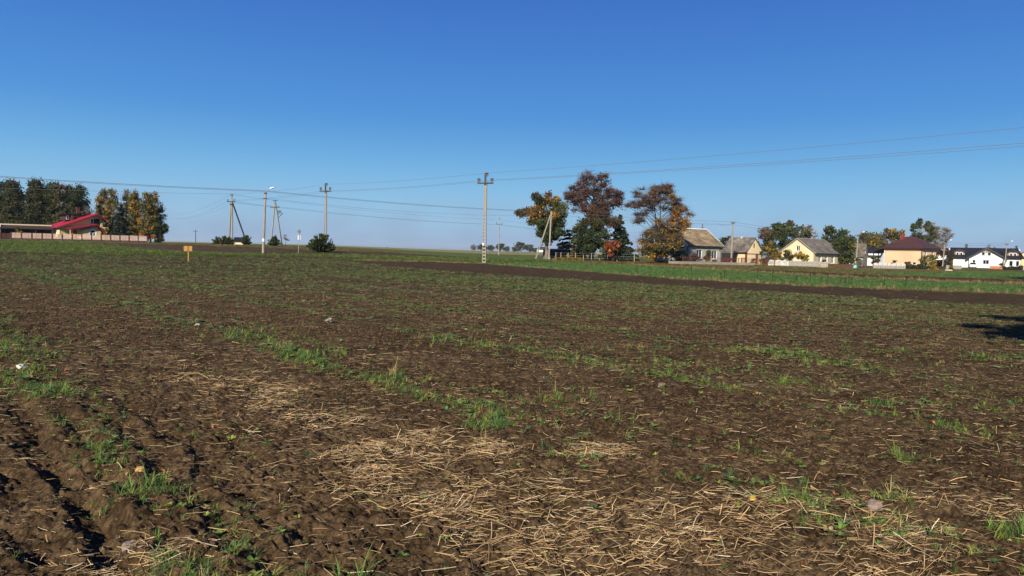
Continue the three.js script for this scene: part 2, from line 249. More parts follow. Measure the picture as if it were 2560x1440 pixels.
{ // main house; local +z is the gable front
  const X = -90.7, D = 157, th = 47 * Math.PI / 180, h = thing('house', 'yellow house with a long sloping red roof behind the pink fence', 'house', [X, terrain(X, D) + 0.55, D], th); part('plinth', box(9.6, 1.0, 10, -1.8, -0.42, -5), M.concrete, h);
  // front gable main wall: x from -7 (left, low) to 2.6 (right)
  h.scale.set(0.86, 1, 0.86);
  const eL = 2.45, ap = 5.3, ax = 1.6, wL = -6.6, wR = 3.0, eR = 4.5, dp = 10;
  const mk = (z0) => mat4(0, 0, z0);
  wall(h, M.yellowWall, [[wL, 0], [wR, 0], [wR, eR - 0.1], [ax, ap - 0.15], [wL, eL - 0.1]], [rect(0.2, 2.5, 2.4, 4.35)], 0.3, mk(0));
  wall(h, M.yellowWall, [[-dp / 2, 0], [dp / 2, 0], [dp / 2, eL - 0.1], [-dp / 2, eL - 0.1]], [rect(1.6, 0.3, 2.6, 2.2)], 0.3, mat4(wL, 0, -dp / 2, -Math.PI / 2));
  wall(h, M.yellowWall, [[-dp / 2, 0], [dp / 2, 0], [dp / 2, eR - 0.1], [-dp / 2, eR - 0.1]], [], 0.3, mat4(wR, 0, -dp / 2, Math.PI / 2));
  wall(h, M.yellowWall, [[-wR, 0], [-wL, 0], [-wL, eL - 0.1], [-ax, ap - 0.15], [-wR, eR - 0.1]], [], 0.3, mat4(0, 0, -dp, Math.PI));
  doorUnit(h, 1.6, 0.3, 2.6, 2.2, mat4(wL, 0, -dp / 2, -Math.PI / 2), M.whitePvc);
  // recessed balcony: dark room, white door
  part('balcony_recess', box(2.2, 1.85, 0.1, 1.3, 3.43, -1.4), M.dark, h);
  const bd = part('balcony_door', extrude(rect(0.22, 2.52, 0.9, 4.33), 0.07, [rect(0.3, 2.6, 0.82, 3.35), rect(0.3, 3.43, 0.82, 4.25)]).translate(0, 0, -0.2), M.whitePvc, h);
  part('pane', box(0.52, 0.75, 0.02, 0.56, 2.975, -0.16), M.glass, bd); part('pane', box(0.52, 0.82, 0.02, 0.56, 3.84, -0.16), M.glass, bd);
  part('balcony_parapet', box(3.1, 0.95, 0.2, 2.3, 2.1, 0.9), M.yellowWall, h); part('balcony_floor', box(3.2, 0.16, 1.2, 2.3, 1.55, 0.42), M.redDark, h);
  const F = 1.0, B = -dp - 0.5;
  const rl = part('roof', slab(v3(wL - 0.7, eL - 0.28, B), v3(wL - 0.7, eL - 0.28, F), v3(ax, ap, F), v3(ax, ap, B), 0.16), M.redRoof, h); rl.material = M.redRoof;
  part('roof', slab(v3(ax, ap, B), v3(ax, ap, F), v3(wR + 0.65, eR - 0.42, F), v3(wR + 0.65, eR - 0.42, B), 0.16), M.redRoof, h);
  part('verge_board', [beam(v3(wL - 0.7, eL - 0.35, F + 0.03), v3(ax, ap - 0.05, F + 0.03), 0.28, 0.05), beam(v3(ax, ap - 0.05, F + 0.035), v3(wR + 0.65, eR - 0.48, F + 0.035), 0.28, 0.05)], M.redDark, h);
  part('gutter', bar(v3(wL - 0.78, eL - 0.3, B), v3(wL - 0.78, eL - 0.3, F), 0.08), M.redDark, h);
  // shed dormer on the long slope
  part('dormer', box(4.2, 1.25, 4.6, -2.2, 4.55, -6.2), M.woodDark, h);
  const dr = part('dormer_roof', slab(v3(-5.2, 5.1, -9), v3(-5.2, 5.1, -3.4), v3(1.5, 5.62, -3.4), v3(1.5, 5.62, -9), 0.12), M.brownRoofDark, h); dr.userData.label = 'dark dormer roof';
  const dw = part('window', box(0.5, 0.85, 0.06, -3.9, 4.45, -3.86), M.whitePvc, h); part('pane', box(0.36, 0.7, 0.02, -3.9, 4.45, -3.82), M.glass, dw);
  part('chimney', [box(0.75, 1.3, 0.6, -0.6, 6.15, -7), box(0.9, 0.12, 0.75, -0.6, 6.84, -7)], M.brickBrown, h);
  part('chimney', box(0.5, 1.0, 0.4, -2.9, 4.4, -3.4), M.brickBrown, h);
  // front porch with its own little gable and arched window
  const pz = 2.2, pl = -2.3, pr = 1.9, pa = 0.8, ph = 3.05, pel = 1.9, per = 1.5, arch = new THREE.Path(); arch.moveTo(-0.75 + 0.1, 0.55); arch.lineTo(0.55 + 0.1, 0.55); arch.lineTo(0.65, 1.25); arch.absarc(0, 1.25, 0.65, 0, Math.PI); arch.lineTo(-0.65, 0.55);
  wall(h, M.yellowWall, [[pl, 0], [pr, 0], [pr, per - 0.1], [pa, ph - 0.35], [pl, pel - 0.2]], [arch], 0.25, mk(pz));
  wall(h, M.yellowWall, [[0, 0], [pz, 0], [pz, per - 0.1], [0, per - 0.1]], [], 0.25, mat4(pr, 0, pz, Math.PI / 2));
  wall(h, M.yellowWall, [[0, 0], [pz - 0.1, 0], [pz - 0.1, pel - 0.3], [0, pel - 0.3]], [], 0.25, mat4(pl, 0, 0, -Math.PI / 2));
  const aw = part('arched_window', [extrude([[-0.65, 0.55], [0.65, 0.55], [0.65, 1.25], ...Array.from({ length: 11 }, (_, k) => [0.65 * Math.cos(Math.PI * (k + 1) / 12), 1.25 + 0.65 * Math.sin(Math.PI * (k + 1) / 12)]), [-0.65, 1.25]], 0.06, [rect(-0.57, 0.63, -0.06, 1.2), rect(0.06, 0.63, 0.57, 1.2), [[-0.55, 1.32], [0.55, 1.32], [0.4, 1.65], [0, 1.82], [-0.4, 1.65]]]).translate(0, 0, pz - 0.15)], M.whitePvc, h);
  part('pane', box(0.51, 0.57, 0.02, -0.315, 0.915, pz - 0.12), M.glass, aw); part('pane', box(0.51, 0.57, 0.02, 0.315, 0.915, pz - 0.12), M.glass, aw); part('pane', extrude([[-0.55, 1.32], [0.55, 1.32], [0.4, 1.65], [0, 1.82], [-0.4, 1.65]], 0.02).translate(0, 0, pz - 0.13), M.glass, aw);
  part('window_surround', extrude([[-0.85, 0.45], [0.85, 0.45], [0.85, 1.25], ...Array.from({ length: 11 }, (_, k) => [0.85 * Math.cos(Math.PI * (k + 1) / 12), 1.25 + 0.85 * Math.sin(Math.PI * (k + 1) / 12)]), [-0.85, 1.25]], 0.04, [[[-0.65, 0.55], [0.65, 0.55], [0.65, 1.25], ...Array.from({ length: 11 }, (_, k) => [0.65 * Math.cos(Math.PI * (k + 1) / 12), 1.25 + 0.65 * Math.sin(Math.PI * (k + 1) / 12)]), [-0.65, 1.25]]]).translate(0, 0, pz + 0.002), M.white, h);
  part('porch_roof', slab(v3(-5.4, 1.95, -0.02), v3(-5.4, 1.95, pz + 0.8), v3(pa, ph, pz + 0.8), v3(pa, ph, -0.02), 0.16), M.redRoof, h);
  part('porch_roof', slab(v3(pa, ph, -0.02), v3(pa, ph, pz + 0.8), v3(pr + 0.75, per - 0.5, pz + 0.8), v3(pr + 0.75, per - 0.5, -0.02), 0.16), M.redRoof, h);
  part('porch_verge_board', [beam(v3(-5.4, 1.88, pz + 0.83), v3(pa, ph - 0.05, pz + 0.83), 0.24, 0.05), beam(v3(pa, ph - 0.05, pz + 0.835), v3(pr + 0.75, per - 0.55, pz + 0.835), 0.24, 0.05)], M.redDark, h);
  part('porch_door', box(0.9, 1.75, 0.06, -3.4, 0.95, 0.05), M.brick, h); part('porch_post', box(0.16, 1.9, 0.16, -5.1, 0.95, 2.6), M.yellowWall, h);
}
{ // low outbuilding with a flat tan roof edge
  const X = -101, D = 152, s = thing('carport', 'low open-fronted shed with a brown roof and tan fascia at the far left', 'shed', [X, terrain(X, D), D], 34 * Math.PI / 180);
  part('back_wall', box(9.6, 2.6, 0.2, 0, 1.3, -3.2), M.dark, s); part('side_wall', box(0.25, 3.1, 3.6, -4.5, 1.55, -1.4), M.whiteWall, s); part('front_wall', box(2.4, 3.2, 0.2, -5.9, 1.6, 0.2), M.whiteWall, s);
  part('roof', slab(v3(-4.9, 2.25, 0.9), v3(4.9, 2.25, 0.9), v3(4.9, 2.95, -0.9), v3(-4.9, 2.95, -0.9), 0.1), M.woodDark, s); part('roof', slab(v3(-4.9, 3.08, -0.9), v3(4.9, 3.08, -0.9), v3(4.9, 3.25, -3.4), v3(-4.9, 3.25, -3.4), 0.08), M.redDark, s); part('fascia', box(9.4, 0.36, 0.06, -0.2, 3.1, -0.86), std(rgb(190, 168, 142)), s);
  for (const x of [-4.4, -1.5, 1.6, 4.5]) part('post', box(0.14, 2.2, 0.14, x, 1.1, 0.6), M.brickBrown, s);
  const L = -93, LD = 168, r = thing('garden_shed', 'small dark shed with a low red roof left of the yellow house', 'shed', [L, terrain(L, LD), LD], 0.5);
  part('wall', box(3.6, 1.6, 3, 0, 0.8, 0), M.dark, r); part('roof', slab(v3(-2.1, 2.15, 1.8), v3(2.1, 1.45, 1.8), v3(2.1, 1.6, -1.8), v3(-2.1, 2.3, -1.8), 0.1), M.redDark, r);
}
{ // pierced concrete fence, panel by panel
  const n = 14, a = v3(-91.2, 0, 133), b = v3(-72.2, 0, 144.5), f = thing('concrete_fence', 'pink pierced concrete fence with brown posts in front of the yellow house', 'fence', [0, 0, 0]);
  const len = a.distanceTo(b) / n, turn = Math.atan2(b.z - a.z, b.x - a.x), holes = [];
  for (let j = 0; j < 2; j++) for (let i = 0; i < 8; i++) { const cx = 0.14 + i * (len - 0.28) / 7, cy = 0.12 + j * 0.24 + (i % 2 ? 0.025 : -0.025); holes.push([[cx - 0.075, cy], [cx, cy - 0.075], [cx + 0.075, cy], [cx, cy + 0.075]]); }
  const panel = extrude(rect(0, 0, len, 0.47), 0.06, holes), base = box(len, 0.4, 0.07, len / 2, 0.2, 0.03), post = box(0.17, 1.52, 0.17, 0, 0.76, 0.03);
  const put = (name, g, m, i, y) => { const p = part(name, g, m, f), k = i / n, x = lerp(a.x, b.x, k), d = lerp(a.z, b.z, k); p.position.set(x, terrain(x, d) + y, -d); p.rotation.y = turn; };
  for (let i = -2; i <= n; i++) { put('post', post, M.fenceBrown, i, -0.12); if (i < n && i !== -1) { put('base_plate', base, M.fenceBrown, i, -0.05); put('panel', panel, M.fencePink, i, 0.36); put('panel', panel, M.fencePink, i, 0.84); } }
  const g = thing('driveway_gate', 'brown driveway gate between pink fence posts at the left edge', 'gate', [0, 0, 0]);
  for (let k = 0; k < 9; k++) { const q = (-1 + k / 8.6 + 0.07) / n, x = lerp(a.x, b.x, q), d = lerp(a.z, b.z, q); const p = part('slat', box(0.12, 1.15, 0.03, 0, 0.62, 0.04), M.fenceBrown, g); p.position.set(x, terrain(x, d), -d); p.rotation.y = turn; }
}

// ---------------------------------------------------------------- right: houses along the road
// gable house: local +z long wall, ridge along x
function gableHouse({ name = 'house', label, pos, turn, L, W, eave, ridge, wallM, gableM, roofM, over = 0.35, trimM, openings = {}, kick = 0 }) {
  const h = thing(name, label, 'house', pos, turn), hw = W / 2, hl = L / 2, pl = { front: mat4(0, 0, hw), back: mat4(0, 0, -hw, Math.PI), left: mat4(-hl, 0, 0, -Math.PI / 2), right: mat4(hl, 0, 0, Math.PI / 2) };
  const gpts = [[-hw, 0], [hw, 0], [hw, eave], [0, ridge - 0.06], [-hw, eave]];
  for (const [side, pts, m] of [['front', rect(-hl, 0, hl, eave), wallM], ['back', rect(-hl, 0, hl, eave), wallM], ['left', gpts, gableM ?? wallM], ['right', gpts, gableM ?? wallM]]) {
    const ops = openings[side] ?? []; wall(h, m, pts, ops.map((o) => rect(...o.r)), 0.3, pl[side]);
    for (const o of ops) { if (o.door) doorUnit(h, ...o.r, pl[side], o.door, 0.12); else windowUnit(h, ...o.r, pl[side], { depth: 0.2, ...o }); }
  }
  part('dark_room_sheet', box(L - 0.9, eave - 0.1, 0.1, 0, eave / 2, 0), M.dark, h); part('dark_room_sheet', box(0.1, eave - 0.1, W - 0.9, 0, eave / 2, 0), M.dark, h);  // dark sheets added inside: gloom of unlit rooms put into their colour
  const k = (ridge - eave) / hw, ey = eave - k * over, x0 = -hl - over * 0.8, x1 = hl + over * 0.8;
  const roofs = [part('roof', slab(v3(x0, ey, hw + over), v3(x1, ey, hw + over), v3(x1, ridge, 0), v3(x0, ridge, 0), 0.09), roofM, h), part('roof', slab(v3(x1, ey, -hw - over), v3(x0, ey, -hw - over), v3(x0, ridge, 0), v3(x1, ridge, 0), 0.09), roofM, h)];
  part('ridge_cap', bar(v3(x0, ridge + 0.06, 0), v3(x1, ridge + 0.06, 0), 0.12, 0.12, 6), trimM ?? roofM, h);
  if (trimM) for (const x of [x0 - 0.02, x1 + 0.02]) part('verge_board', [beam(v3(x, ey, hw + over), v3(x, ridge + 0.05, 0), 0.04, 0.2), beam(v3(x, ey, -hw - over), v3(x, ridge + 0.05, 0), 0.04, 0.2)], trimM, h);
  part('gutter', bar(v3(x0, ey - 0.03, hw + over + 0.06), v3(x1, ey - 0.03, hw + over + 0.06), 0.07), M.dark, h);
  h.userData.k = undefined; delete h.userData.k;
  return { h, ey, k, hw, hl, x0, x1 };
}
// corner given in world, returns the centre
const centre = (cx, cd, lx, lz, th) => [cx - (lx * Math.cos(th) + lz * Math.sin(th)), cd - (lx * Math.sin(th) - lz * Math.cos(th))];
const place = (cx, cd, lx, lz, th, sink = 0.05) => { const [x, d] = centre(cx, cd, lx, lz, th); return [x, terrain(x, d) - sink, d]; };
{ // grey rendered house behind the orange tree
  const th = 35 * Math.PI / 180, L = 9.2, W = 8, o = gableHouse({ label: 'grey rendered house with mossy tan roof behind the orange-leaved tree', pos: place(31.0, 130, -L / 2, W / 2, th), turn: th, L, W, eave: 3.5, ridge: 6.4, wallM: M.greyWall, roofM: M.sheetRoof, trimM: M.white, over: 0.4,
    openings: { front: [{ r: [-2.2, 0.95, -0.7, 2.55] }, { r: [2.0, 0.95, 3.4, 2.5] }], left: [{ r: [-1.8, 1, -0.6, 2.4] }] } });
  part('chimney', [box(0.8, 1.4, 0.6, 0.4, 6.9, -0.4), box(0.95, 0.14, 0.75, 0.4, 7.6, -0.4)], M.concreteLight, o.h);
  part('plinth', box(L + 0.06, 0.5, W + 0.06, 0, 0.2, 0), M.brickBrown, o.h); part('vent', box(0.2, 0.3, 0.05, 4.1, 2.55, 4.01), M.dark, o.h);
  part('antenna_mast', [bar(v3(5.2, 4.6, -1.2), v3(5.2, 7.6, -1.2), 0.05), box(0.5, 0.06, 0.06, 5.2, 7.3, -1.2), box(0.9, 0.06, 0.06, 5.3, 6.9, -1.2)], M.steelDark, o.h);
}
{ // small cream outhouse with brick corners
  const th = -55.6 * Math.PI / 180, L = 6, W = 5, o = gableHouse({ name: 'outhouse', label: 'small cream outhouse with red brick trim and steep grey roof', pos: place(47.2, 148, L / 2, W / 2, th), turn: th, L, W, eave: 2.75, ridge: 5.4, wallM: M.creamWall, roofM: M.sheetRoofGrey, over: 0.3,
    openings: { right: [{ r: [0.6, 0.1, 1.4, 2.1], door: M.wood }, { r: [-0.3, 3.4, 0.25, 4.3], frame: M.brick, sill: null, bars: 0 }] } });
  for (const [x, z] of [[L / 2 - 0.12, W / 2 + 0.02], [L / 2 + 0.02, W / 2 - 0.12]]) part('brick_corner', box(x > L / 2 ? 0.05 : 0.3, 2.7, z > W / 2 ? 0.05 : 0.3, x, 1.35, z), M.brick, o.h);
  part('brick_band', box(L, 0.18, 0.06, 0, 2.6, W / 2 + 0.031), M.brick, o.h); part('brick_band', box(0.06, 0.14, W, L / 2 + 0.031, 2.2, 0), M.brick, o.h); part('door_frame', [box(0.07, 2.1, 0.12, L / 2 + 0.035, 1.15, -0.52), box(0.07, 2.1, 0.12, L / 2 + 0.035, 1.15, -1.48), box(0.07, 0.12, 1.08, L / 2 + 0.035, 2.2, -1)], M.brick, o.h);
  part('chimney', box(0.3, 0.5, 0.3, -0.2, 5.5, 0), M.creamWall, o.h);
  const x = 43.8, d = 148.5, s = thing('lean_to', 'low dark lean-to shed beside the small cream outhouse', 'shed', [x, terrain(x, d), d], -0.6); part('wall', box(2.6, 2.1, 2, 0, 1.05, 0), M.dark, s); part('roof', slab(v3(-1.5, 2.15, 1.2), v3(1.5, 2.15, 1.2), v3(1.5, 2.6, -1.2), v3(-1.5, 2.6, -1.2), 0.08), M.sheetRoofGrey, s);
}
{ // cream house with gable to the left
  const th = 44.6 * Math.PI / 180, L = 14, W = 7.9, o = gableHouse({ label: 'cream house with grey sheet roof and three windows behind the scalloped fence', pos: place(66, 160, -L / 2, W / 2, th), turn: th, L, W, eave: 3.25, ridge: 6.15, wallM: M.creamWallShaded, gableM: M.creamWall, roofM: M.sheetRoofGrey, trimM: M.concreteLight, over: 0.45,  // long walls darker than the gable: weaker sunlight put into their colour
    openings: { front: [{ r: [-5.0, 0.75, -3.6, 2.4], bars: 1 }, { r: [-1.6, 0.75, -0.3, 2.4], bars: 1 }, { r: [2.0, 0.75, 3.5, 2.4], bars: 1 }], left: [{ r: [-0.3, 3.35, 0.55, 4.55] }] } });
  part('window_surround', [box(0.1, 1.75, 0.05, -3.53, 1.55, W / 2 + 0.026), box(0.1, 1.75, 0.05, -0.23, 1.55, W / 2 + 0.026), box(0.1, 1.75, 0.05, 3.57, 1.55, W / 2 + 0.026)], M.white, o.h); part('cornice', box(L, 0.3, 0.1, 0, 2.95, W / 2 + 0.051), M.creamWall, o.h);
  part('chimney', [box(0.6, 0.7, 0.5, 1, 6.4, -0.2)], M.greyGable, o.h);
}
{ // grey gabled house farther back
  const th = -14 * Math.PI / 180, x = 96.9, d = 208; const o = gableHouse({ label: 'small grey gabled house between the cream and the peach house', pos: [x, terrain(x, d), d], turn: th - 0.42, L: 6, W: 5.2, eave: 2.9, ridge: 6.3, wallM: M.whiteWall, gableM: M.greyGable, roofM: M.sheetRoofDark, over: 0.3, openings: { right: [{ r: [-0.5, 3.6, 0.3, 4.5], bars: 0 }] } });
  const X = 110, Dd = 222, b = thing('barn', 'white outbuilding with black roof behind the peach house', 'barn', [X, terrain(X, Dd), Dd], -0.9); part('wall', box(5, 3.2, 5, 0, 1.6, 0), M.whiteWall, b); part('roof', slab(v3(-2.9, 2.6, 2.9), v3(2.9, 2.6, 2.9), v3(2.9, 5.4, 0), v3(-2.9, 5.4, 0)), M.blackRoof, b); part('roof', slab(v3(2.9, 2.6, -2.9), v3(-2.9, 2.6, -2.9), v3(-2.9, 5.4, 0), v3(2.9, 5.4, 0)), M.blackRoof, b); part('gable', extrude([[-2.5, 0], [2.5, 0], [0, 2.2]], 5).rotateY(Math.PI / 2).translate(-2.5, 3.2, 0), M.whiteWall, b);
}
{ // peach house with brown hipped roof
  const th = -53.5 * Math.PI / 180, A = 10.0, B = 8.2, hA = A / 2, hB = B / 2, e = 5.3, r = 8.4, ov = 0.75, p = place(108.4, 194, hA, hB, th), h = thing('house', 'peach two-storey house with a dark brown hipped roof', 'house', p, th);
  const pf = mat4(0, 0, hB), pr = mat4(hA, 0, 0, Math.PI / 2);
  const fw = [rect(2.6, 0.9, 3.5, 1.5)], rw = [rect(-2.7, 3.2, -1.5, 4.55), rect(1.3, 3.1, 2.5, 4.5), rect(-2.7, 0.55, -1.5, 2.0), rect(1.3, 0.55, 2.5, 2)];
  wall(h, M.peachWall, rect(-hA, 0, hA, e), fw, 0.3, pf); wall(h, M.peachWall, rect(-hB, 0, hB, e), rw, 0.3, pr); wall(h, M.peachWall, rect(-hA, 0, hA, e), [], 0.3, mat4(0, 0, -hB, Math.PI)); wall(h, M.peachWall, rect(-hB, 0, hB, e), [], 0.3, mat4(-hA, 0, 0, -Math.PI / 2));
  for (const o of fw) windowUnit(h, o[0][0], o[0][1], o[2][0], o[2][1], pf, { depth: 0.2, bars: 0 }); for (const o of rw) windowUnit(h, o[0][0], o[0][1], o[2][0], o[2][1], pr, { depth: 0.2 });
  part('dark_room_sheet', box(0.1, e - 0.2, B - 0.9, hA - 2.2, e / 2, 0), M.dark, h); part('dark_room_sheet', box(A - 0.9, e - 0.2, 0.1, 0, e / 2, hB - 2.4), M.dark, h);  // dark sheets give the windows an unlit interior by colour
  const q = [v3(-hA - ov, e, hB + ov), v3(hA + ov, e, hB + ov), v3(hA + ov, e, -hB - ov), v3(-hA - ov, e, -hB - ov)], t0 = v3(-1.3, r, 0), t1 = v3(1.3, r, 0);
  part('roof', slab(q[0], q[1], t1, t0, 0.1), M.brownRoof, h); part('roof', slab(q[2], q[3], t0, t1, 0.1), M.brownRoof, h); part('roof', slab(q[1], q[2], t1.clone().add(v3(0, 0, -0.01)), t1, 0.1), M.brownRoof, h); part('roof', slab(q[3], q[0], t0.clone().add(v3(0, 0, 0.01)), t0, 0.1), M.brownRoof, h);
  part('eaves_board', [box(A + 2 * ov, 0.32, 0.08, 0, e - 0.1, hB + ov), box(0.08, 0.32, B + 2 * ov - 0.2, hA + ov, e - 0.1, 0), box(A + 1.2, 0.06, B + 1.2, 0, e - 0.06, 0)], M.brownRoofDark, h);
  part('ridge_tiles', [bar(t1, q[1], 0.12), bar(t0, q[0], 0.12), bar(t0, t1, 0.12)], M.brownRoofDark, h);
  part('chimney', [box(0.9, 1.4, 0.8, -1.7, 8.3, 1.2), box(1.05, 0.14, 0.95, -1.7, 9.0, 1.2)], M.brick, h);
  part('cornice_band', box(A, 0.1, 0.05, 0, e - 0.85, hB + 0.026), std(rgb(214, 164, 130)), h); part('downpipe', bar(v3(hA - 0.1, 0, hB + 0.09), v3(hA - 0.1, e - 0.2, hB + 0.09), 0.07), M.brickBrown, h); part('downpipe', bar(v3(-hA + 0.1, 0, hB + 0.09), v3(-hA + 0.1, e - 0.2, hB + 0.09), 0.09), M.white, h);
  // porch at the far end
  part('porch_roof', slab(v3(-hA - 4, 4.0, hB - 1), v3(-hA - 0.8, 5.2, hB - 1), v3(-hA - 0.8, 5.2, -hB), v3(-hA - 4, 4.0, -hB), 0.12), M.brownRoofDark, h); for (const z of [hB - 1.3, 0]) part('porch_post', box(0.2, 4.1, 0.2, -hA - 3.6, 2.05, z), M.woodDark, h);
}
{ // white house with black roof, front gable and two dormers
  const X = 146.5, D = 228, th = -27 * Math.PI / 180, L = 18.6, W = 9, e = 3.35, r = 6.15, hw = W / 2, hl = L / 2, h = thing('house', 'white house with a black roof, front gable and dormers', 'house', [X, terrain(X, D) - 0.1, D], th), pf = mat4(0, 0, hw), pg = mat4(0, 0, hw + 1.0);
  const gx = 0.2, gl = -4.2, gr = 4.9;
  const fo = [rect(6.2, 0.8, 7.2, 2.4), rect(7.9, 0.8, 8.8, 2.4)], go = [rect(-3.3, 1.35, -2.5, 2.5), rect(-0.6, 1.2, 1.0, 2.5), rect(-0.95, 4.0, -0.25, 4.75), rect(0.6, 4.0, 1.3, 4.75)];
  wall(h, M.whiteWall, rect(-hl, 0, hl, e), fo, 0.3, pf); for (const z of [[Math.PI / 2, hl], [-Math.PI / 2, -hl]]) wall(h, M.whiteWall, [[-hw, 0], [hw, 0], [hw, e], [0, r - 0.1], [-hw, e]], [], 0.3, mat4(z[1], 0, 0, z[0])); wall(h, M.whiteWall, rect(-hl, 0, hl, e), [], 0.3, mat4(0, 0, -hw, Math.PI));
  wall(h, M.whiteWall, [[gl, 0], [gr, 0], [gr, e], [gx, r - 0.1], [gl, e]], go, 0.3, pg); wall(h, M.whiteWall, rect(0, 0, 0.7, e), [], 0.3, mat4(gr, 0, hw + 0.7, Math.PI / 2)); wall(h, M.whiteWall, rect(0, 0, 0.7, e), [], 0.3, mat4(gl, 0, hw, -Math.PI / 2));
  for (const o of fo) windowUnit(h, o[0][0], o[0][1], o[2][0], o[2][1], pf, { depth: 0.2, bars: 0 }); go.forEach((o, i) => windowUnit(h, o[0][0], o[0][1], o[2][0], o[2][1], pg, { depth: 0.2, bars: i === 1 ? 1 : 0, frame: i > 1 ? M.dark : M.whitePvc }));
  part('dark_room_sheet', box(L - 1, e - 0.1, 0.1, 0, e / 2, 1.5), M.dark, h);  // dark sheet added behind the windows in place of an unlit room
  const k = (r - e) / hw, ov = 0.6, ey = e - k * ov, zf = hw + ov;
  part('roof', slab(v3(-hl - 0.8, ey, zf), v3(hl + 0.8, ey, zf), v3(hl - 0.5, r, 0), v3(-hl + 0.5, r, 0), 0.12), M.blackRoof, h); part('roof', slab(v3(hl + 0.8, ey, -zf), v3(-hl - 0.8, ey, -zf), v3(-hl + 0.5, r, 0), v3(hl - 0.5, r, 0), 0.12), M.blackRoof, h);
  const gz = hw + 1.8, gk = (r - e) / (gx - gl);
  part('gable_roof', slab(v3(gl - 0.8, e - 0.8 * gk, 0.5), v3(gl - 0.8, e - 0.8 * gk, gz), v3(gx, r + 0.03, gz), v3(gx, r + 0.03, 0), 0.12), M.blackRoof, h); part('gable_roof', slab(v3(gx, r + 0.03, 0), v3(gx, r + 0.03, gz), v3(gr + 0.8, e - 0.8 * gk, gz), v3(gr + 0.8, e - 0.8 * gk, 0.5), 0.12), M.blackRoof, h);
  part('verge_board', [beam(v3(gl - 0.8, e - 0.8 * gk - 0.1, gz + 0.03), v3(gx, r - 0.06, gz + 0.03), 0.26, 0.05), beam(v3(gr + 0.8, e - 0.8 * gk - 0.1, gz + 0.035), v3(gx, r - 0.06, gz + 0.035), 0.26, 0.05)], M.steelDark, h); part('gable_truss', [beam(v3(gx - 1.1, 5.15, gz), v3(gx + 1.1, 5.15, gz), 0.12), beam(v3(gx, 4.95, gz), v3(gx, 5.9, gz), 0.12), beam(v3(gx - 0.8, 5.2, gz), v3(gx - 0.2, 5.75, gz), 0.1), beam(v3(gx + 0.8, 5.2, gz), v3(gx + 0.2, 5.75, gz), 0.1)], M.wood, h);
  for (const x of [-6.7, 7.2]) { const dm = part('dormer', extrude([[-1.4, 3.85], [1.4, 3.85], [1.5, 4.4], [0.9, 4.95], [-0.9, 4.95], [-1.5, 4.4]], 2.6).translate(x, 0, 1), M.concreteLight, h); part('window', box(0.75, 0.85, 0.06, x - 0.5, 4.35, 3.63), M.whitePvc, dm); part('window', box(0.75, 0.85, 0.06, x + 0.5, 4.35, 3.63), M.whitePvc, dm); part('pane', box(0.55, 0.65, 0.03, x - 0.5, 4.35, 3.66), M.glass, dm); part('pane', box(0.55, 0.65, 0.03, x + 0.5, 4.35, 3.66), M.glass, dm);
    part('dormer_roof', [slab(v3(x - 2, 4.65, 0.4), v3(x - 2, 4.65, 4.1), v3(x, 5.65, 4.1), v3(x, 5.65, 0.4), 0.09), slab(v3(x, 5.65, 0.4), v3(x, 5.65, 4.1), v3(x + 2, 4.65, 4.1), v3(x + 2, 4.65, 0.4), 0.09)], M.blackRoof, dm); part('dormer_truss', [beam(v3(x - 1.6, 4.8, 4.05), v3(x, 5.55, 4.05), 0.14, 0.08), beam(v3(x + 1.6, 4.8, 4.06), v3(x, 5.55, 4.06), 0.14, 0.08), beam(v3(x, 4.85, 4.04), v3(x, 5.5, 4.04), 0.12, 0.08)], M.wood, dm); }
  part('chimney', [box(0.65, 1.5, 0.6, -4.6, 6.6, -0.5), box(0.75, 0.12, 0.7, -4.6, 7.3, -0.5)], M.steelDark, h); part('satellite_dish', new THREE.SphereGeometry(0.5, 14, 5, 0, Math.PI * 2, 0, 0.75).rotateX(-1.5).scale(1, 1, 0.6).translate(-2.6, 3.5, hw + 1.0), M.galv, h); part('gutter', bar(v3(-hl - 0.8, ey, zf + 0.08), v3(gl - 0.8, ey, zf + 0.08), 0.08), M.dark, h); part('downpipe', bar(v3(-hl + 0.1, 0, hw + 0.1), v3(-hl + 0.1, e - 0.3, hw + 0.1), 0.07), M.dark, h);
  // garage wing
  const gX = 138.2, gD = 236, w = thing('garage', 'white garage with dark roof band left of the black-roofed house', 'garage', [gX, terrain(gX, gD), gD], th), gp = mat4(0, 0, 3); wall(w, M.whiteWall, rect(-4, 0, 4, 3.9), [rect(-1.9, 0, 1.2, 2.1)], 0.3, gp); for (const x of [-3.85, 3.85]) part('wall', box(0.3, 3.9, 5.6, x, 1.95, -0.1), M.whiteWall, w); part('roof', slab(v3(-4.2, 3.85, 3.4), v3(4.2, 3.85, 3.4), v3(4.2, 5.1, -1), v3(-4.2, 5.1, -1), 0.1), M.blackRoof, w); part('roof_cap', box(8.6, 0.45, 1.2, 0, 5.3, -1.4), M.galv, w); part('back_wall', box(7.4, 3.8, 0.2, 0, 1.9, -1.6), M.dark, w);
}
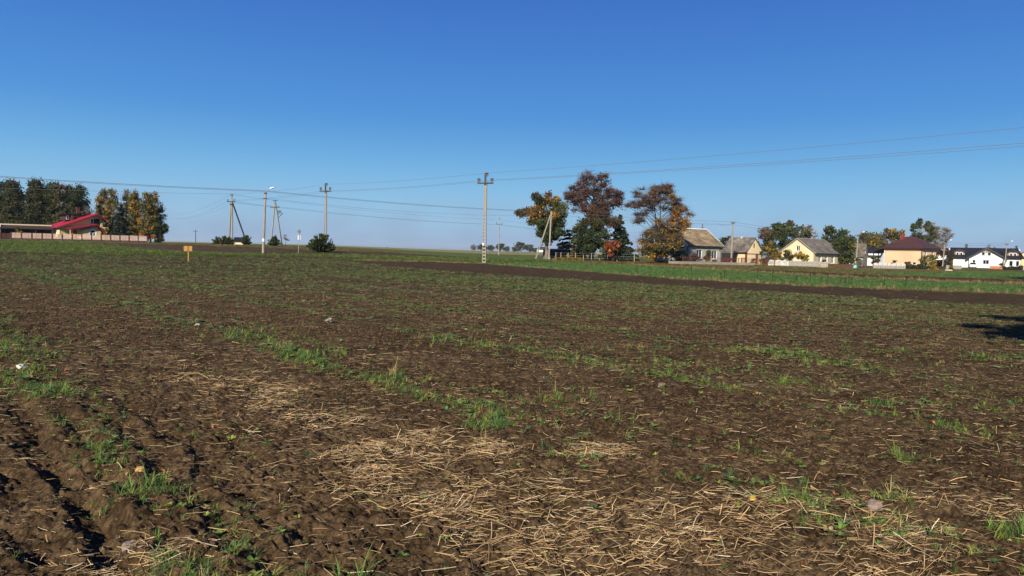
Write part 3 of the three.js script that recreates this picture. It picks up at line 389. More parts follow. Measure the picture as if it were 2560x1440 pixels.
{ // parked car by the garage, yellow neighbour, brick stack
  const X = 139.6, D = 222, c = thing('parked_car', 'white car with dark windscreen parked by the white garage', 'car', [X, terrain(X, D), D], -0.5);
  part('body', extrude([[-0.85, 0.28], [0.85, 0.28], [0.9, 0.75], [0.8, 0.95], [-0.8, 0.95], [-0.9, 0.75]], 4.0, [], 0.04).translate(0, 0, -2), M.white, c); part('cabin', extrude([[-0.8, 0.98], [0.8, 0.98], [0.58, 1.52], [-0.58, 1.52]], 2.1, [], 0.03).translate(0, 0, -1.2), M.glass, c); part('roof', box(1.1, 0.05, 1.9, 0, 1.56, -0.15), M.white, c); for (const [x, z] of [[-0.8, 1.25], [0.8, 1.25], [-0.8, -1.3], [0.8, -1.3]]) part('wheel', new THREE.CylinderGeometry(0.31, 0.31, 0.2, 14).rotateZ(Math.PI / 2).translate(x, 0.31, z), M.dark, c);
  const Y = 168.5, E2 = 236, y = thing('house', 'yellow house with dark red roof cut off by the right edge', 'house', [Y, terrain(Y, E2), E2], -0.75); const pf = mat4(0, 0, 4); wall(y, M.yellowWall, [[-5, 0], [5, 0], [5, 3.4], [0, 6.6], [-5, 3.4]], [rect(1, 1, 2.2, 2.4)], 0.3, pf); part('wall', box(10, 3.4, 7.6, 0, 1.7, -0.1), M.yellowWall, y); windowUnit(y, 1, 1, 2.2, 2.4, pf); part('roof', slab(v3(-5.7, 3.1, -4.5), v3(-5.7, 3.1, 4.6), v3(0, 6.75, 4.6), v3(0, 6.75, -4.5), 0.14), M.redRoof, y); part('roof', slab(v3(0, 6.75, -4.5), v3(0, 6.75, 4.6), v3(5.7, 3.1, 4.6), v3(5.7, 3.1, -4.5), 0.14), M.redRoof, y); part('chimney', box(1.6, 1.2, 0.6, -0.8, 7, 0.5), M.brick, y);
  const bx = 136, bd = 205, b = thing('brick_stack', 'low stack of orange bricks in front of the white house', 'bricks', [bx, terrain(bx, bd), bd], -0.5); const bm = [std(rgb(168, 96, 66)), std(rgb(150, 80, 56)), std(rgb(180, 112, 80))], bg = box(0.46, 0.2, 0.22); let q = 0; for (let j = 0; j < 4; j++) for (let i = 0; i < 8 - (j === 3 ? 3 : 0); i++) { const m = part('brick', bg, bm[(q++ * 7) % 3], b); m.position.set(-1.8 + i * 0.5 + (j % 2) * 0.12, 0.11 + j * 0.205, 0.03 * ((i * 5) % 3)); }
}

// ---------------------------------------------------------------- fences on the right
function panelFence({ label, a, b, n, h, panelM, postM, top = 'flat', pierced = false, name = 'concrete_fence', plates = 2, topM }) {
  const f = thing(name, label, 'fence', [0, 0, 0]), A = v3(a[0], 0, a[1]), B = v3(b[0], 0, b[1]), len = A.distanceTo(B) / n, turn = Math.atan2(B.z - A.z, B.x - A.x), ph = h / plates, holes = [];
  if (pierced) for (let j = 0; j < 2; j++) for (let i = 0; i < 5; i++) { const cx = 0.15 + i * (len - 0.3) / 4, cy = 0.12 + j * (ph - 0.24), w = len * 0.07; holes.push([[cx - w, cy], [cx, cy - 0.09], [cx + w, cy], [cx, cy + 0.09]]); }
  const plain = extrude(rect(0, 0, len, ph - 0.015), 0.05, holes), arc = extrude([[0, 0], [len, 0], ...Array.from({ length: 9 }, (_, k) => [len * (1 - k / 8), ph - 0.02 + 0.16 * Math.sin(Math.PI * k / 8)])], 0.05, holes), post = box(0.11, h + 0.1, 0.12, 0, (h + 0.1) / 2 - 0.1, 0.025);
  const put = (nm, g, m, i, y) => { const p = part(nm, g, m, f), k = i / n, x = lerp(A.x, B.x, k), d = lerp(A.z, B.z, k); p.position.set(x, terrain(x, d) + y, -d); p.rotation.y = turn; };
  for (let i = 0; i <= n; i++) { put('post', post, postM ?? panelM, i, 0); if (i < n) for (let j = 0; j < plates; j++) put('panel', j === plates - 1 && top === 'arc' ? arc : plain, j === plates - 1 && topM ? topM : panelM, i, -0.05 + j * ph); }
  return f;
}
const fenceGrey = std(rgb(172, 166, 156), 0.95, { map: cl(concreteTex, 1) }), fenceWhite = std(rgb(226, 222, 214), 0.95, { map: cl(concreteTex, 1) });
panelFence({ label: 'white lattice concrete fence with arched tops by the small cream outhouse', a: [47.5, 136], b: [51.4, 136.5], n: 3, h: 1.02, panelM: fenceWhite, top: 'arc', pierced: true });
panelFence({ label: 'grey scalloped concrete fence in front of the cream house', a: [51.5, 136.5], b: [59.4, 138], n: 8, h: 0.98, panelM: fenceGrey, top: 'arc' });
panelFence({ label: 'plain brown sheet fence right of the grey scalloped fence', a: [59.6, 138.2], b: [65.6, 140], n: 8, h: 0.75, panelM: M.wood, name: 'sheet_fence', plates: 1 });
panelFence({ label: 'grey concrete fence with pale wavy top before the peach house', a: [71.5, 145], b: [78.6, 146.5], n: 7, h: 1.08, panelM: fenceGrey, topM: fenceWhite, top: 'arc', plates: 3 });
panelFence({ label: 'low grey board fence beside the white garage', a: [112, 189], b: [116.5, 190], n: 5, h: 1.0, panelM: fenceGrey, name: 'board_fence' });
panelFence({ label: 'white wall fence with dark wooden infill at the right edge', a: [134, 194], b: [144, 196], n: 6, h: 1.2, panelM: M.woodDark, postM: M.white, name: 'picket_fence', top: 'arc' });
panelFence({ label: 'dark low fence under the golden conifers', a: [103.5, 186], b: [111.5, 189], n: 6, h: 0.7, panelM: M.woodDark, name: 'board_fence', plates: 1 });
{ // low concrete kerb wall with rusty railings before the grey house
  const f = thing('low_wall', 'low concrete garden wall before the grey house', 'wall', [0, 0, 0]), A = [25.2, 118], B = [41.5, 126], n = 10, turn = Math.atan2(B[1] - A[1], B[0] - A[0]), len = Math.hypot(B[0] - A[0], B[1] - A[1]) / n;
  for (let i = 0; i < n; i++) { const k = (i + 0.5) / n, x = lerp(A[0], B[0], k), d = lerp(A[1], B[1], k), p = part('wall_block', box(len - 0.02, 0.55, 0.22, 0, 0.2, 0), i === 0 || i === 8 ? M.concreteLight : M.concrete, f); p.position.set(x, terrain(x, d), -d); p.rotation.y = turn; }
  const r = thing('iron_railing', 'rusty red iron railing standing behind the low garden wall', 'railing', [0, 0, 0]), A2 = [28, 120.4], B2 = [47.2, 131.8], m = 12, t2 = Math.atan2(B2[1] - A2[1], B2[0] - A2[0]), l2 = Math.hypot(B2[0] - A2[0], B2[1] - A2[1]) / m;
  for (let i = 0; i <= m; i++) { const k = i / m, x = lerp(A2[0], B2[0], k), d = lerp(A2[1], B2[1], k), p = part('post', box(0.09, 1.25, 0.09, 0, 0.6, 0), M.rust, r); p.position.set(x, terrain(x, d), -d); p.rotation.y = t2; if (i < m) for (const y of [0.35, 1.15]) { const q = part('rail', box(l2, 0.05, 0.05, l2 / 2, y, 0), M.rust, r); q.position.copy(p.position); q.rotation.y = t2; } if (i < m) for (let b2 = 1; b2 < 7; b2++) { const q = part('baluster', box(0.025, 0.8, 0.025, l2 * b2 / 7, 0.75, 0), M.rust, r); q.position.copy(p.position); q.rotation.y = t2; } }
  const gx = 40.2, gd = 127.2, g = thing('iron_gate', 'rusty red iron gate in front of the cream outhouse', 'gate', [gx, terrain(gx, gd), gd], t2); part('frame', [box(1.3, 0.07, 0.06, 0, 0.2, 0), box(1.3, 0.07, 0.06, 0, 1.3, 0), box(0.07, 1.2, 0.06, -0.65, 0.75, 0), box(0.07, 1.2, 0.06, 0.65, 0.75, 0)], M.rust, g); for (let k = 0; k < 7; k++) part('bar', box(0.04, 1.04, 0.035, -0.5 + k * 0.165, 0.75, 0.001), M.rust, g);
}
{ // wire fence posts under the big trees and the dark shed behind
  const f = thing('wire_fence', 'pale post-and-wire fence under the big trees', 'fence', [0, 0, 0]), xs = [8.0, 8.9, 10.2, 11.5, 12.9, 14.3, 15.7, 17.1, 18.7, 21.7], ds = (i) => 136 - i * 0.6;
  xs.forEach((x, i) => { const p = part('post', box(0.11, 1.45, 0.11, 0, 0.72, 0), M.concreteLight, f), d = ds(i); p.position.set(x, terrain(x, d), -d); if (i) part('wire', join([0.5, 0.95, 1.35].map((y) => bar(v3(xs[i - 1], y + terrain(x, d), -ds(i - 1)), v3(x, y + terrain(x, d), -d), 0.012, 0.012, 4))), M.galv, f); });
  const s = thing('shed', 'dark wooden shed with pale flat roof behind the wire fence', 'shed', [8.6, terrain(8.6, 152), 152], 0.1); part('plinth', box(4.4, 0.8, 3, 0, 0.4, 0), M.concreteLight, s); for (let k = 0; k < 14; k++) part('board', box(0.3, 1.15, 0.06, -2.1 + k * 0.323, 1.38, 1.5 + (k % 2) * 0.02), M.woodDark, s); part('wall', box(4.3, 1.15, 2.9, 0, 1.38, -0.02), M.woodDark, s); part('roof', box(5, 0.14, 3.8, 0, 2.05, 0.1, 0.03), M.galv, s);
  const w = thing('pale_block', 'pale weathered concrete block on the meadow before the scalloped fence', 'block', [53.6, terrain(53.6, 127), 127], 0.3); part('block', extrude([[-0.5, 0], [0.5, 0], [0.46, 0.62], [-0.48, 0.58]], 0.6, [], 0.04), std(rgb(196, 178, 150), 0.95, { map: cl(concreteTex, 1) }), w);
  const t = thing('plastic_sack', 'small turquoise plastic sack by the brown sheet fence', 'sack', [63.6, terrain(63.6, 136), 136], 0.3); part('sack', extrude([[-0.24, 0], [0.22, 0.02], [0.27, 0.3], [0.12, 0.46], [0.16, 0.6], [-0.06, 0.52], [-0.2, 0.44], [-0.28, 0.22]], 0.16, [], 0.06), std(rgb(120, 190, 190)), t);
  const p = thing('stone_slab', 'pale flat stone slab lying on the lawn before the golden conifers', 'stone', [78.5, terrain(78.5, 132), 132], 0.2); part('slab', extrude([[-0.6, 0], [0.6, 0], [0.5, 0.18], [-0.4, 0.22]], 0.5, [], 0.03), std(rgb(205, 190, 165)), p);
  const bk = thing('bucket', 'small white bucket at the end of the clipped hedge', 'bucket', [85.2, terrain(85.2, 151), 151]); part('bucket', new THREE.CylinderGeometry(0.22, 0.17, 0.42, 12).translate(0, 0.21, 0), std(rgb(190, 215, 190)), bk); part('rim', new THREE.TorusGeometry(0.22, 0.02, 6, 14).rotateX(Math.PI / 2).translate(0, 0.42, 0), M.white, bk);
}

// ---------------------------------------------------------------- poles, lamps, cables
// ladder-web concrete pole: two flanges with rungs between
function ladderShaft(h, w0, w1, turn = 0) { const list = [], n = Math.round(h / 0.42); for (const s of [-1, 1]) list.push(beam(v3(s * w0 / 2, 0, 0), v3(s * w1 / 2, h, 0), 0.075, 0.16)); for (let i = 0; i < n; i++) { const y = (i + 0.5) * h / n, w = lerp(w0, w1, y / h); list.push(box(w, y > h * 0.62 ? h / n * 0.96 : 0.2, 0.09, 0, y, 0)); } const g = join(list); return turn ? g.rotateY(turn) : g; }
const pin = (x, y, z, s = 1) => join([bar(v3(x, y, z), v3(x, y + 0.16 * s, z), 0.02 * s, 0.02 * s), new THREE.CylinderGeometry(0.05 * s, 0.085 * s, 0.14 * s, 8).translate(x, y + 0.2 * s, z), new THREE.CylinderGeometry(0.075 * s, 0.06 * s, 0.12 * s, 8).translate(x, y + 0.33 * s, z)]);
function linePole(label, x, d, h, turn, arm = 2.05, group = 'tall concrete line poles') {
  const p = thing('line_pole', label, 'pole', [x, terrain(x, d) - 0.1, d], turn, group); part('shaft', ladderShaft(h - 1.0, 0.42, 0.24), M.concreteLight, p); part('top_bracket', [box(0.2, 1.5, 0.14, -0.05, h - 0.75, 0.02)], M.steelDark, p); part('crossarm', [box(arm, 0.17, 0.14, 0, h - 1.25, 0.13), box(0.5, 0.1, 0.3, 0, h - 1.3, 0)], M.steelDark, p);
  for (const s of [-1, 1]) for (const o of [0, 0.2]) part('insulator', pin(s * (arm / 2 - 0.08 - o), h - 1.2, 0.12, 1.35), M.insulator, p); for (const s of [0.1, 0.26]) part('insulator', pin(s, h - 0.5, 0.08, 1.35), M.insulator, p);
  return p;
}
const turnLine = -0.3;
const poleB = linePole('tall ladder-sided concrete power pole standing alone near the middle', -3.5, 90, 11.1, turnLine);
part('warning_sign', box(0.2, 0.28, 0.02, -0.12, 2.4, 0.12), M.white, poleB);
linePole('tall concrete power pole rising behind the big round bush', -30.1, 117.5, 10.95, turnLine);
{ const X = -4.4, D = 230, p = thing('line_pole', 'distant slender power pole just right of the tall middle pole', 'pole', [X, terrain(X, D) - 0.1, D], 0, 'tall concrete line poles'); part('shaft', bar(v3(0, 0, 0), v3(0, 11.2, 0), 0.2, 0.12), M.concreteLight, p); part('crossarm', box(1.8, 0.14, 0.14, 0, 9.7, 0), M.steelDark, p); for (const s of [-1, 1]) part('insulator', pin(s * 0.85, 9.7, 0, 1.6), M.insulator, p); part('insulator', pin(0, 11.1, 0, 1.6), M.insulator, p);
  const X2 = -260, D2 = 600, q = thing('line_pole', 'faint far-off power pole on the left skyline', 'pole', [X2, terrain(X2, D2) - 0.5, D2], 0, 'tall concrete line poles'); part('shaft', bar(v3(0, 0, 0), v3(0, 11.5, 0), 0.3, 0.22), M.steelDark, q); part('crossarm', box(3.4, 0.3, 0.3, 0, 9.7, 0), M.steelDark, q); for (const s of [-1, 1]) part('insulator', pin(s * 1.6, 9.7, 0, 2), M.insulator, q); }
{ // braced A-frame pole
  const X = -58.4, D = 152, y0 = terrain(X, D), p = thing('a_frame_pole', 'three-legged power pole with a long dark stay leaning right', 'pole', [X, y0, D], -0.45);
  const top = 8.9; part('leg', beam(v3(-0.75, -0.2, 0), v3(-0.12, top, 0), 0.24, 0.2), M.concrete, p); part('leg', beam(v3(0.55, -0.2, 0.3), v3(0.08, top + 0.2, 0), 0.24, 0.2), M.concreteLight, p); const s = part('stay_leg', beam(v3(3.6, -0.2, -0.9), v3(0.25, 8.6, 0), 0.22, 0.2), M.steelDark, p); s.userData.label = 'dark leaning stay';
  part('mast', box(0.16, 2.0, 0.16, 0, 9.2, 0), M.concreteLight, p); part('clamp', box(0.6, 0.3, 0.4, 0, 8.3, 0), M.steelDark, p); part('crossarm', box(2.2, 0.15, 0.14, 0, 8.85, 0.14), M.steelDark, p); for (const x of [-1.05, -0.75, 0.75, 1.05]) part('insulator', pin(x, 8.9, 0.14, 1.1), M.insulator, p); for (const x of [-0.25, 0, 0.25]) part('insulator', pin(x, 10.05, 0, 1.1), M.insulator, p); part('top_bracket', box(0.7, 0.1, 0.12, 0, 10.05, 0), M.steelDark, p);
}
{ // open A-frame with cable terminal
  const X = -54.6, D = 168, y0 = terrain(X, D), p = thing('a_frame_pole', 'open two-legged power pole with a cable bracket on its right leg', 'pole', [X, y0, D], -0.3);
  part('leg', beam(v3(-1.15, -0.2, 0), v3(-0.1, 9.4, 0), 0.25, 0.2), M.concreteLight, p); part('leg', beam(v3(1.95, -0.2, 0), v3(0.12, 9.4, 0), 0.25, 0.2), M.concrete, p); part('cap', box(0.42, 0.3, 0.3, 0, 9.5, 0), M.concrete, p); part('mast', box(0.12, 0.9, 0.12, 0, 9.8, 0), M.steelDark, p); part('crossarm', box(2.3, 0.14, 0.14, 0, 8.65, 0.1), M.steelDark, p); part('top_arm', box(1.2, 0.12, 0.12, 0, 10.25, 0), M.steelDark, p); for (const x of [-1.1, 0.9, 1.1]) part('insulator', pin(x, 8.7, 0.1, 0.8), M.insulator, p);
  part('terminal_bracket', [beam(v3(0.5, 7.4, 0), v3(2.0, 7.4, 0), 0.1), beam(v3(0.75, 6.3, 0), v3(2.0, 7.35, 0), 0.1), beam(v3(0.62, 6.8, 0), v3(1.0, 7.35, 0), 0.08)], M.steelDark, p); for (const x of [0.75, 1.0, 1.25, 1.5]) part('insulator', pin(x, 7.42, 0, 1.4), M.insulator, p); part('down_cable', bar(v3(0.85, 6.4, 0.1), v3(1.95, 0.3, 0.1), 0.05), M.steelDark, p);
}
function streetLamp(label, x, d, h, lean, reach, opts = {}) {
  const p = thing('street_lamp', label, 'street lamp', [x, terrain(x, d) - 0.05, d], opts.turn ?? 0); part('pole', bar(v3(0, 0, 0), v3(lean, h, 0), 0.19, 0.12, 10, false), M.concreteLight, p);
  if (opts.arm) part('crossarm', box(opts.arm, 0.1, 0.1, lean, h - 0.1, 0), M.steelDark, p); part('bracket', box(0.35, 0.2, 0.28, lean, h - 0.15, 0), M.steelDark, p); if (opts.arm) for (const s of [-1, -0.4, 0.4, 1]) part('insulator', pin(lean + s * (opts.arm / 2 - 0.05), h - 0.08, 0, 0.6), M.insulator, p);
  if (reach) { part('arm', bar(v3(lean, h - 0.1, 0), v3(lean + reach * 0.75, h + Math.abs(reach) * 0.55, 0.1), 0.035), M.galv, p); const b = v3(lean + reach * 0.72, h + Math.abs(reach) * 0.55, 0.1); const l = part('lamp_head', new THREE.SphereGeometry(0.24, 12, 8).scale(1.5, 0.45, 0.7).rotateZ(reach > 0 ? 0.3 : -0.3).translate(b.x + reach * 0.22, b.y + 0.06, b.z), M.whitePvc, p); part('lens', new THREE.SphereGeometry(0.2, 12, 6, 0, Math.PI * 2, Math.PI / 2, Math.PI / 2).scale(1.4, 0.4, 0.65).rotateZ(reach > 0 ? 0.3 : -0.3).translate(b.x + reach * 0.23, b.y + 0.02, b.z), std(rgb(110, 105, 98), 0.3), l); }
  return p;
}
const lamp1 = streetLamp('concrete street lamp leaning right with a single curved head', -34.1, 100, 8.35, 0.28, 0.95); part('notice', box(0.26, 0.38, 0.02, 0.06, 1.85, 0.18), M.white, lamp1); part('lower_bracket', box(0.5, 0.12, 0.2, 0.25, 7.5, 0.05), M.steelDark, lamp1);
{ const X = 6.6, D = 134, p = thing('braced_pole', 'pale utility pole propped by a slanting strut before the left tree', 'pole', [X, terrain(X, D) - 0.1, D]); part('pole', beam(v3(0, 0, 0), v3(0.25, 9.0, 0), 0.24, 0.22), M.concreteLight, p); part('strut', beam(v3(-2.5, 0, 0.6), v3(0.1, 8.3, 0.1), 0.22, 0.2), M.concrete, p); part('bracket', box(0.8, 0.12, 0.2, 0.25, 8.85, 0), M.steelDark, p); for (const s of [-0.1, 0.2, 0.5]) part('insulator', pin(s, 8.9, 0, 0.8), M.insulator, p); }
streetLamp('utility pole with short crossarm between the grey house and cream outhouse', 41.5, 139, 8.0, 0.1, 0, { arm: 0.85 });
streetLamp('street lamp with crossarm rising behind the cream house', 89.2, 190, 8.2, 0.1, 1.5, { arm: 1.4 });
streetLamp('street lamp pole in front of the dark red bush', 122.8, 209, 7.0, 0.3, 1.7, { arm: 1.2 });
streetLamp('street lamp pole standing before the white house', 147.2, 219, 7.4, 0.35, 1.5, { arm: 1.2 });
{ // road sign seen from behind, wooden board
  const X = -29.1, D = 99.3, s = thing('road_sign', 'road sign on a thin post seen from behind', 'road sign', [X, terrain(X, D) - 0.05, D], 0.5); part('post', bar(v3(0, 0, 0), v3(0.12, 3.6, 0), 0.035, 0.035, 8), M.galv, s); part('upper_plate', box(0.5, 0.5, 0.02, 0, 0, 0, 0, 0, Math.PI / 4).scale(0.85, 1, 1).translate(0.11, 3.15, -0.05), M.galv, s); part('lower_plate', box(0.36, 0.62, 0.02, 0.1, 2.35, -0.05), M.white, s);
  const X2 = -28.4, D2 = 64, b = thing('notice_board', 'small yellow wooden board nailed to a stake', 'notice board', [X2, terrain(X2, D2) - 0.05, D2], 0.25); part('stake', box(0.08, 1.45, 0.06, 0.02, 0.72, 0), M.woodYellow, b); part('board', box(0.33, 0.44, 0.03, -0.175, 1.22, 0.05), M.woodYellow, b); part('board', box(0.33, 0.44, 0.03, 0.175, 1.22, 0.05), M.woodYellow, b); part('batten', box(0.05, 0.46, 0.02, 0.01, 1.22, 0.076), M.wood, b);
}
function cable(label, pts, sag, r, group) {
  const path = []; for (let i = 0; i < pts.length - 1; i++) { const a = pts[i], b = pts[i + 1], L = Math.hypot(b[0] - a[0], b[2] - a[2]), s = sag * L / 60, n = 10; for (let k = i ? 1 : 0; k <= n; k++) { const t = k / n; path.push(v3(lerp(a[0], b[0], t), lerp(a[1], b[1], t) - 4 * s * t * (1 - t), -lerp(a[2], b[2], t))); } }
  const g = []; for (let i = 0; i < path.length - 1; i++) g.push(bar(path[i], path[i + 1], r, r, 4)); const m = part('power_cable', g, M.cable, scene); tag(m, label, 'cable', group);
}
{
  const B = (o, y) => [-3.5 + o * Math.cos(turnLine), y, 90 + o * Math.sin(turnLine) * 1], C = (o, y) => [-30.1 + o * Math.cos(turnLine), y, 117.5], A = (o, y) => [-58.4 + o, y, 152], R = (o, y) => [63 + o, y, 18];
  cable('topmost overhead cable running from the middle pole to the upper right edge', [R(0.1, 11.3), B(0.15, 11.0), C(0.15, 11.5), A(0, 12.0)], 0.35, 0.017, 'overhead cables of the tall pole line');
  cable('middle overhead cable running right from the tall middle pole', [R(-0.9, 10.0), B(-0.8, 10.1), C(-0.9, 10.4), A(-1.0, 10.6)], 0.35, 0.017, 'overhead cables of the tall pole line');
  cable('lowest of the three overhead cables running right from the middle pole', [R(1.0, 9.9), B(0.85, 10.1), C(0.9, 10.4), A(1.0, 10.6)], 0.35, 0.017, 'overhead cables of the tall pole line');
  const lp = [-33.8, 9.0, 100], e = [6.8, 8.9, 134], k = [41.6, 7.95, 139], m = [89.3, 7.5, 190], q = [123.1, 6.6, 209], z = [147.5, 7.0, 219], l0 = [-86, 9.9, 72];
  for (const [dy, r, what] of [[0, 0.032, 'thick bundled cable passing the top of the leaning street lamp'], [-0.12, 0.022, 'second cable just under the bundle at the leaning street lamp']]) cable(what, [[l0[0], l0[1] + dy, l0[2]], [lp[0], lp[1] + dy, lp[2]], [e[0], e[1] + dy, e[2]]], 0.5, r, 'village supply cables');
  cable('thin lower cable from the leaning street lamp to the propped pole', [[lp[0], 8.0, lp[2]], [e[0], 8.2, e[2]]], 0.9, 0.017, 'village supply cables');
  for (const [dy, what] of [[0, 'upper supply cable over the roofs from the propped pole to the white house'], [-0.55, 'lower supply cable over the roofs from the propped pole to the white house']]) cable(what, [e, k, m, q, z].map((p) => [p[0], p[1] + dy, p[2]]), 0.5, 0.02, 'village supply cables');
  cable('slack cable from the roof mast of the grey house to the utility pole', [[37.0, 7.4, 133.2], [41.6, 7.6, 139]], 3.5, 0.02, 'village supply cables');
  cable('cable from the left edge to the top of the three-legged pole', [[-150, 12.2, 122], [-58.4, 12.0, 152]], 0.5, 0.022, 'overhead cables of the tall pole line');
  for (const [o, y, what] of [[0, 12, 'upper'], [-1, 10.5, 'middle'], [1, 10.5, 'lower']]) { cable(`${what} branch cable from the two-legged pole to the distant slender pole`, [[-58.4 + o, y, 152], [-54.6 + o, y - 0.1, 168], [-4.4 + o * 0.8, y - 0.9, 230], [60 + o, y - 1.2, 330]], 0.5, 0.02, 'branch cables to the distant pole'); cable(`${what} faint cable from the three-legged pole towards the left skyline`, [[-58.4 + o, y, 152], [-120, y - 0.2, 255], [-180, y - 0.4, 370]], 0.8, 0.014, 'faint cables to the skyline'); }
}

// ---------------------------------------------------------------- trees and shrubs
const C = { // leaf colours, linear albedo
  darkGreen: [0.022, 0.034, 0.011], green: [0.042, 0.060, 0.016], olive: [0.072, 0.074, 0.018], yellowGreen: [0.125, 0.115, 0.022], yellow: [0.370, 0.240, 0.028], gold: [0.310, 0.172, 0.020], orange: [0.310, 0.120, 0.017], rust: [0.120, 0.048, 0.018], copper: [0.072, 0.030, 0.018], red: [0.210, 0.052, 0.026], brown: [0.085, 0.055, 0.026], pine: [0.024, 0.036, 0.017], blue: [0.024, 0.034, 0.026], pale: [0.200, 0.170, 0.130], pink: [0.150, 0.080, 0.062], grey: [0.110, 0.105, 0.090],
};
class Leaves { constructor() { this.p = []; this.c = []; }
  add(x, y, z, s, col, rng, flat = 0, stretch = 1) { // one folded leaf spray of four points
    const a = rng() * 6.283, b = (rng() - 0.5) * 3.14 * (1 - flat), ca = Math.cos(a), sa = Math.sin(a), cb = Math.cos(b), sb = Math.sin(b);
    const ux = ca * cb, uy = sb, uz = sa * cb, t = rng() * 6.283, wx0 = -sa, wz0 = ca, nx = -ca * sb, ny = cb, nz = -sa * sb, ct = Math.cos(t * (1 - flat)), st = Math.sin(t * (1 - flat)), wx = wx0 * ct + nx * st, wy = ny * st, wz = wz0 * ct + nz * st, h = s * 0.5, l = s * 0.72 * stretch;
    const P = [[x - ux * l, y - uy * l, z - uz * l], [x + wx * h, y + wy * h + h * 0.15, z + wz * h], [x + ux * l, y + uy * l, z + uz * l], [x - wx * h, y - wy * h + h * 0.15, z - wz * h]];
    for (const i of [0, 1, 2, 0, 2, 3]) { this.p.push(...P[i]); this.c.push(...col); } }
  geo() { const g = new THREE.BufferGeometry(); g.setAttribute('position', new THREE.Float32BufferAttribute(this.p, 3)); g.setAttribute('color', new THREE.Float32BufferAttribute(this.c, 3)); g.computeVertexNormals(); return g; } }
const gauss = (r) => (r() + r() + r() + r() - 2) * 0.87;
const mixCol = (pal, r, jitter = 0.35) => { let s = 0; for (const p of pal) s += p[1]; let q = r() * s, c = pal[0][0]; for (const p of pal) { if ((q -= p[1]) <= 0) { c = p[0]; break; } } const j = 1 + (r() - 0.5) * 2 * jitter; return [c[0] * j, c[1] * j, c[2] * j]; };
// lobes: [cx, cy, cz, rx, ry, rz, leaves, palette, clumps?]
function tree({ name, label, cat = 'tree', pos, turn = 0, group, seed, lobes, trunk = 0.3, trunkTop, leaf = 0.3, clumpR = 0.55, bark = M.bark, twigs = 0, twigM = twigMat, fork = 0.28, lean = 0, stems = 1, twigLen = 0.9, shell = 0.45, sc = 1, dense = 1 }) {
  const r = rngOf(seed), t = thing(name, label, cat, pos, turn, group); t.scale.setScalar(sc); leaf *= 0.76; dense *= 1.65; const L = new Leaves(), wood = [], twig = [], top = trunkTop ?? Math.max(...lobes.map((l) => l[1]));
  const axis = (y, s = 0) => { const k = y / top; return v3(lean * k + 0.12 * Math.sin(k * 5 + seed) + s * k, y, 0.1 * Math.cos(k * 4 + seed)); };
  for (let s = 0; s < stems; s++) { const off = stems > 1 ? (s - (stems - 1) / 2) * 1.1 : 0; for (let i = 0; i < 7; i++) { const y0 = top * i / 7, y1 = top * (i + 1) / 7; wood.push(bar(axis(y0 - (i ? 0 : 0.2), off), axis(y1, off), trunk * (1 - 0.85 * i / 7) * (i ? 1 : 1.25), trunk * (1 - 0.85 * (i + 1) / 7), 7)); } }
  for (const [cx, cy, cz, rx, ry, rz, n, pal, kc] of lobes) {
    const K = kc ?? Math.max(4, Math.round(rx * ry * 2.2)), per = n / K;
    for (let k = 0; k < K; k++) {
      let a, b, c, q; do { a = r() * 2 - 1; b = r() * 2 - 1; c = r() * 2 - 1; q = a * a + b * b + c * c; } while (q > 1 || (q < shell * shell && r() < 0.7));
      const p = v3(cx + a * rx, cy + b * ry, cz + c * rz), tone = 0.75 + 0.5 * r(), pick = mixCol(pal, r, 0.1), cr = clumpR * (0.7 + 0.6 * r());
      if (k < 26 && trunk) { const y0 = clamp(Math.min(p.y - 0.5, p.y - Math.hypot(p.x, p.z) * (0.5 + 0.5 * r())), top * fork, top * 0.98), s = axis(y0, stems > 1 ? (r() - 0.5) * 1.1 * (stems - 1) : 0), m = s.clone().lerp(p, 0.55).add(v3(0, 0.12 * p.distanceTo(s), 0)), w = trunk * 0.26 * (1 - 0.5 * y0 / top); wood.push(bar(s, m, w, w * 0.55, 5), bar(m, p, w * 0.55, 0.015, 4)); }
      for (let i = 0; i < twigs / K * (n ? 1 : 1); i++) { const e = v3(p.x + gauss(r) * twigLen, p.y + Math.abs(gauss(r)) * twigLen * 0.8 - twigLen * 0.1, p.z + gauss(r) * twigLen); twig.push(bar(p, e, 0.022, 0.008, 3)); }
      const cnt = Math.round(per * dense * (0.5 + r())); for (let i = 0; i < cnt; i++) { const base = r() < 0.75 ? pick : mixCol(pal, r, 0.1), j = tone * (0.75 + 0.5 * r()); L.add(p.x + gauss(r) * cr, p.y + gauss(r) * cr * 0.8, p.z + gauss(r) * cr, leaf * (0.6 + 0.8 * r()), [base[0] * j, base[1] * j, base[2] * j], r); }
    }
  }
  if (trunk) part('trunk', wood, bark, t); if (L.p.length) part('crown', L.geo(), leafMat, t); if (twig.length) part('twigs', twig, twigM, t);
  return t;
}
const on = (x, d, sink = 0.1) => [x, terrain(x, d) - sink, d];
const copyTree = (src, pos, turn, sc, label, group) => { const c = src.clone(); c.name = numbered(src.name.replace(/_\d{3}$/, '')); c.position.set(pos[0], pos[1], -pos[2]); c.rotation.y = turn; c.scale.set(...sc); c.userData = { ...src.userData, label }; if (group) c.userData.group = group; scene.add(c); return c; };

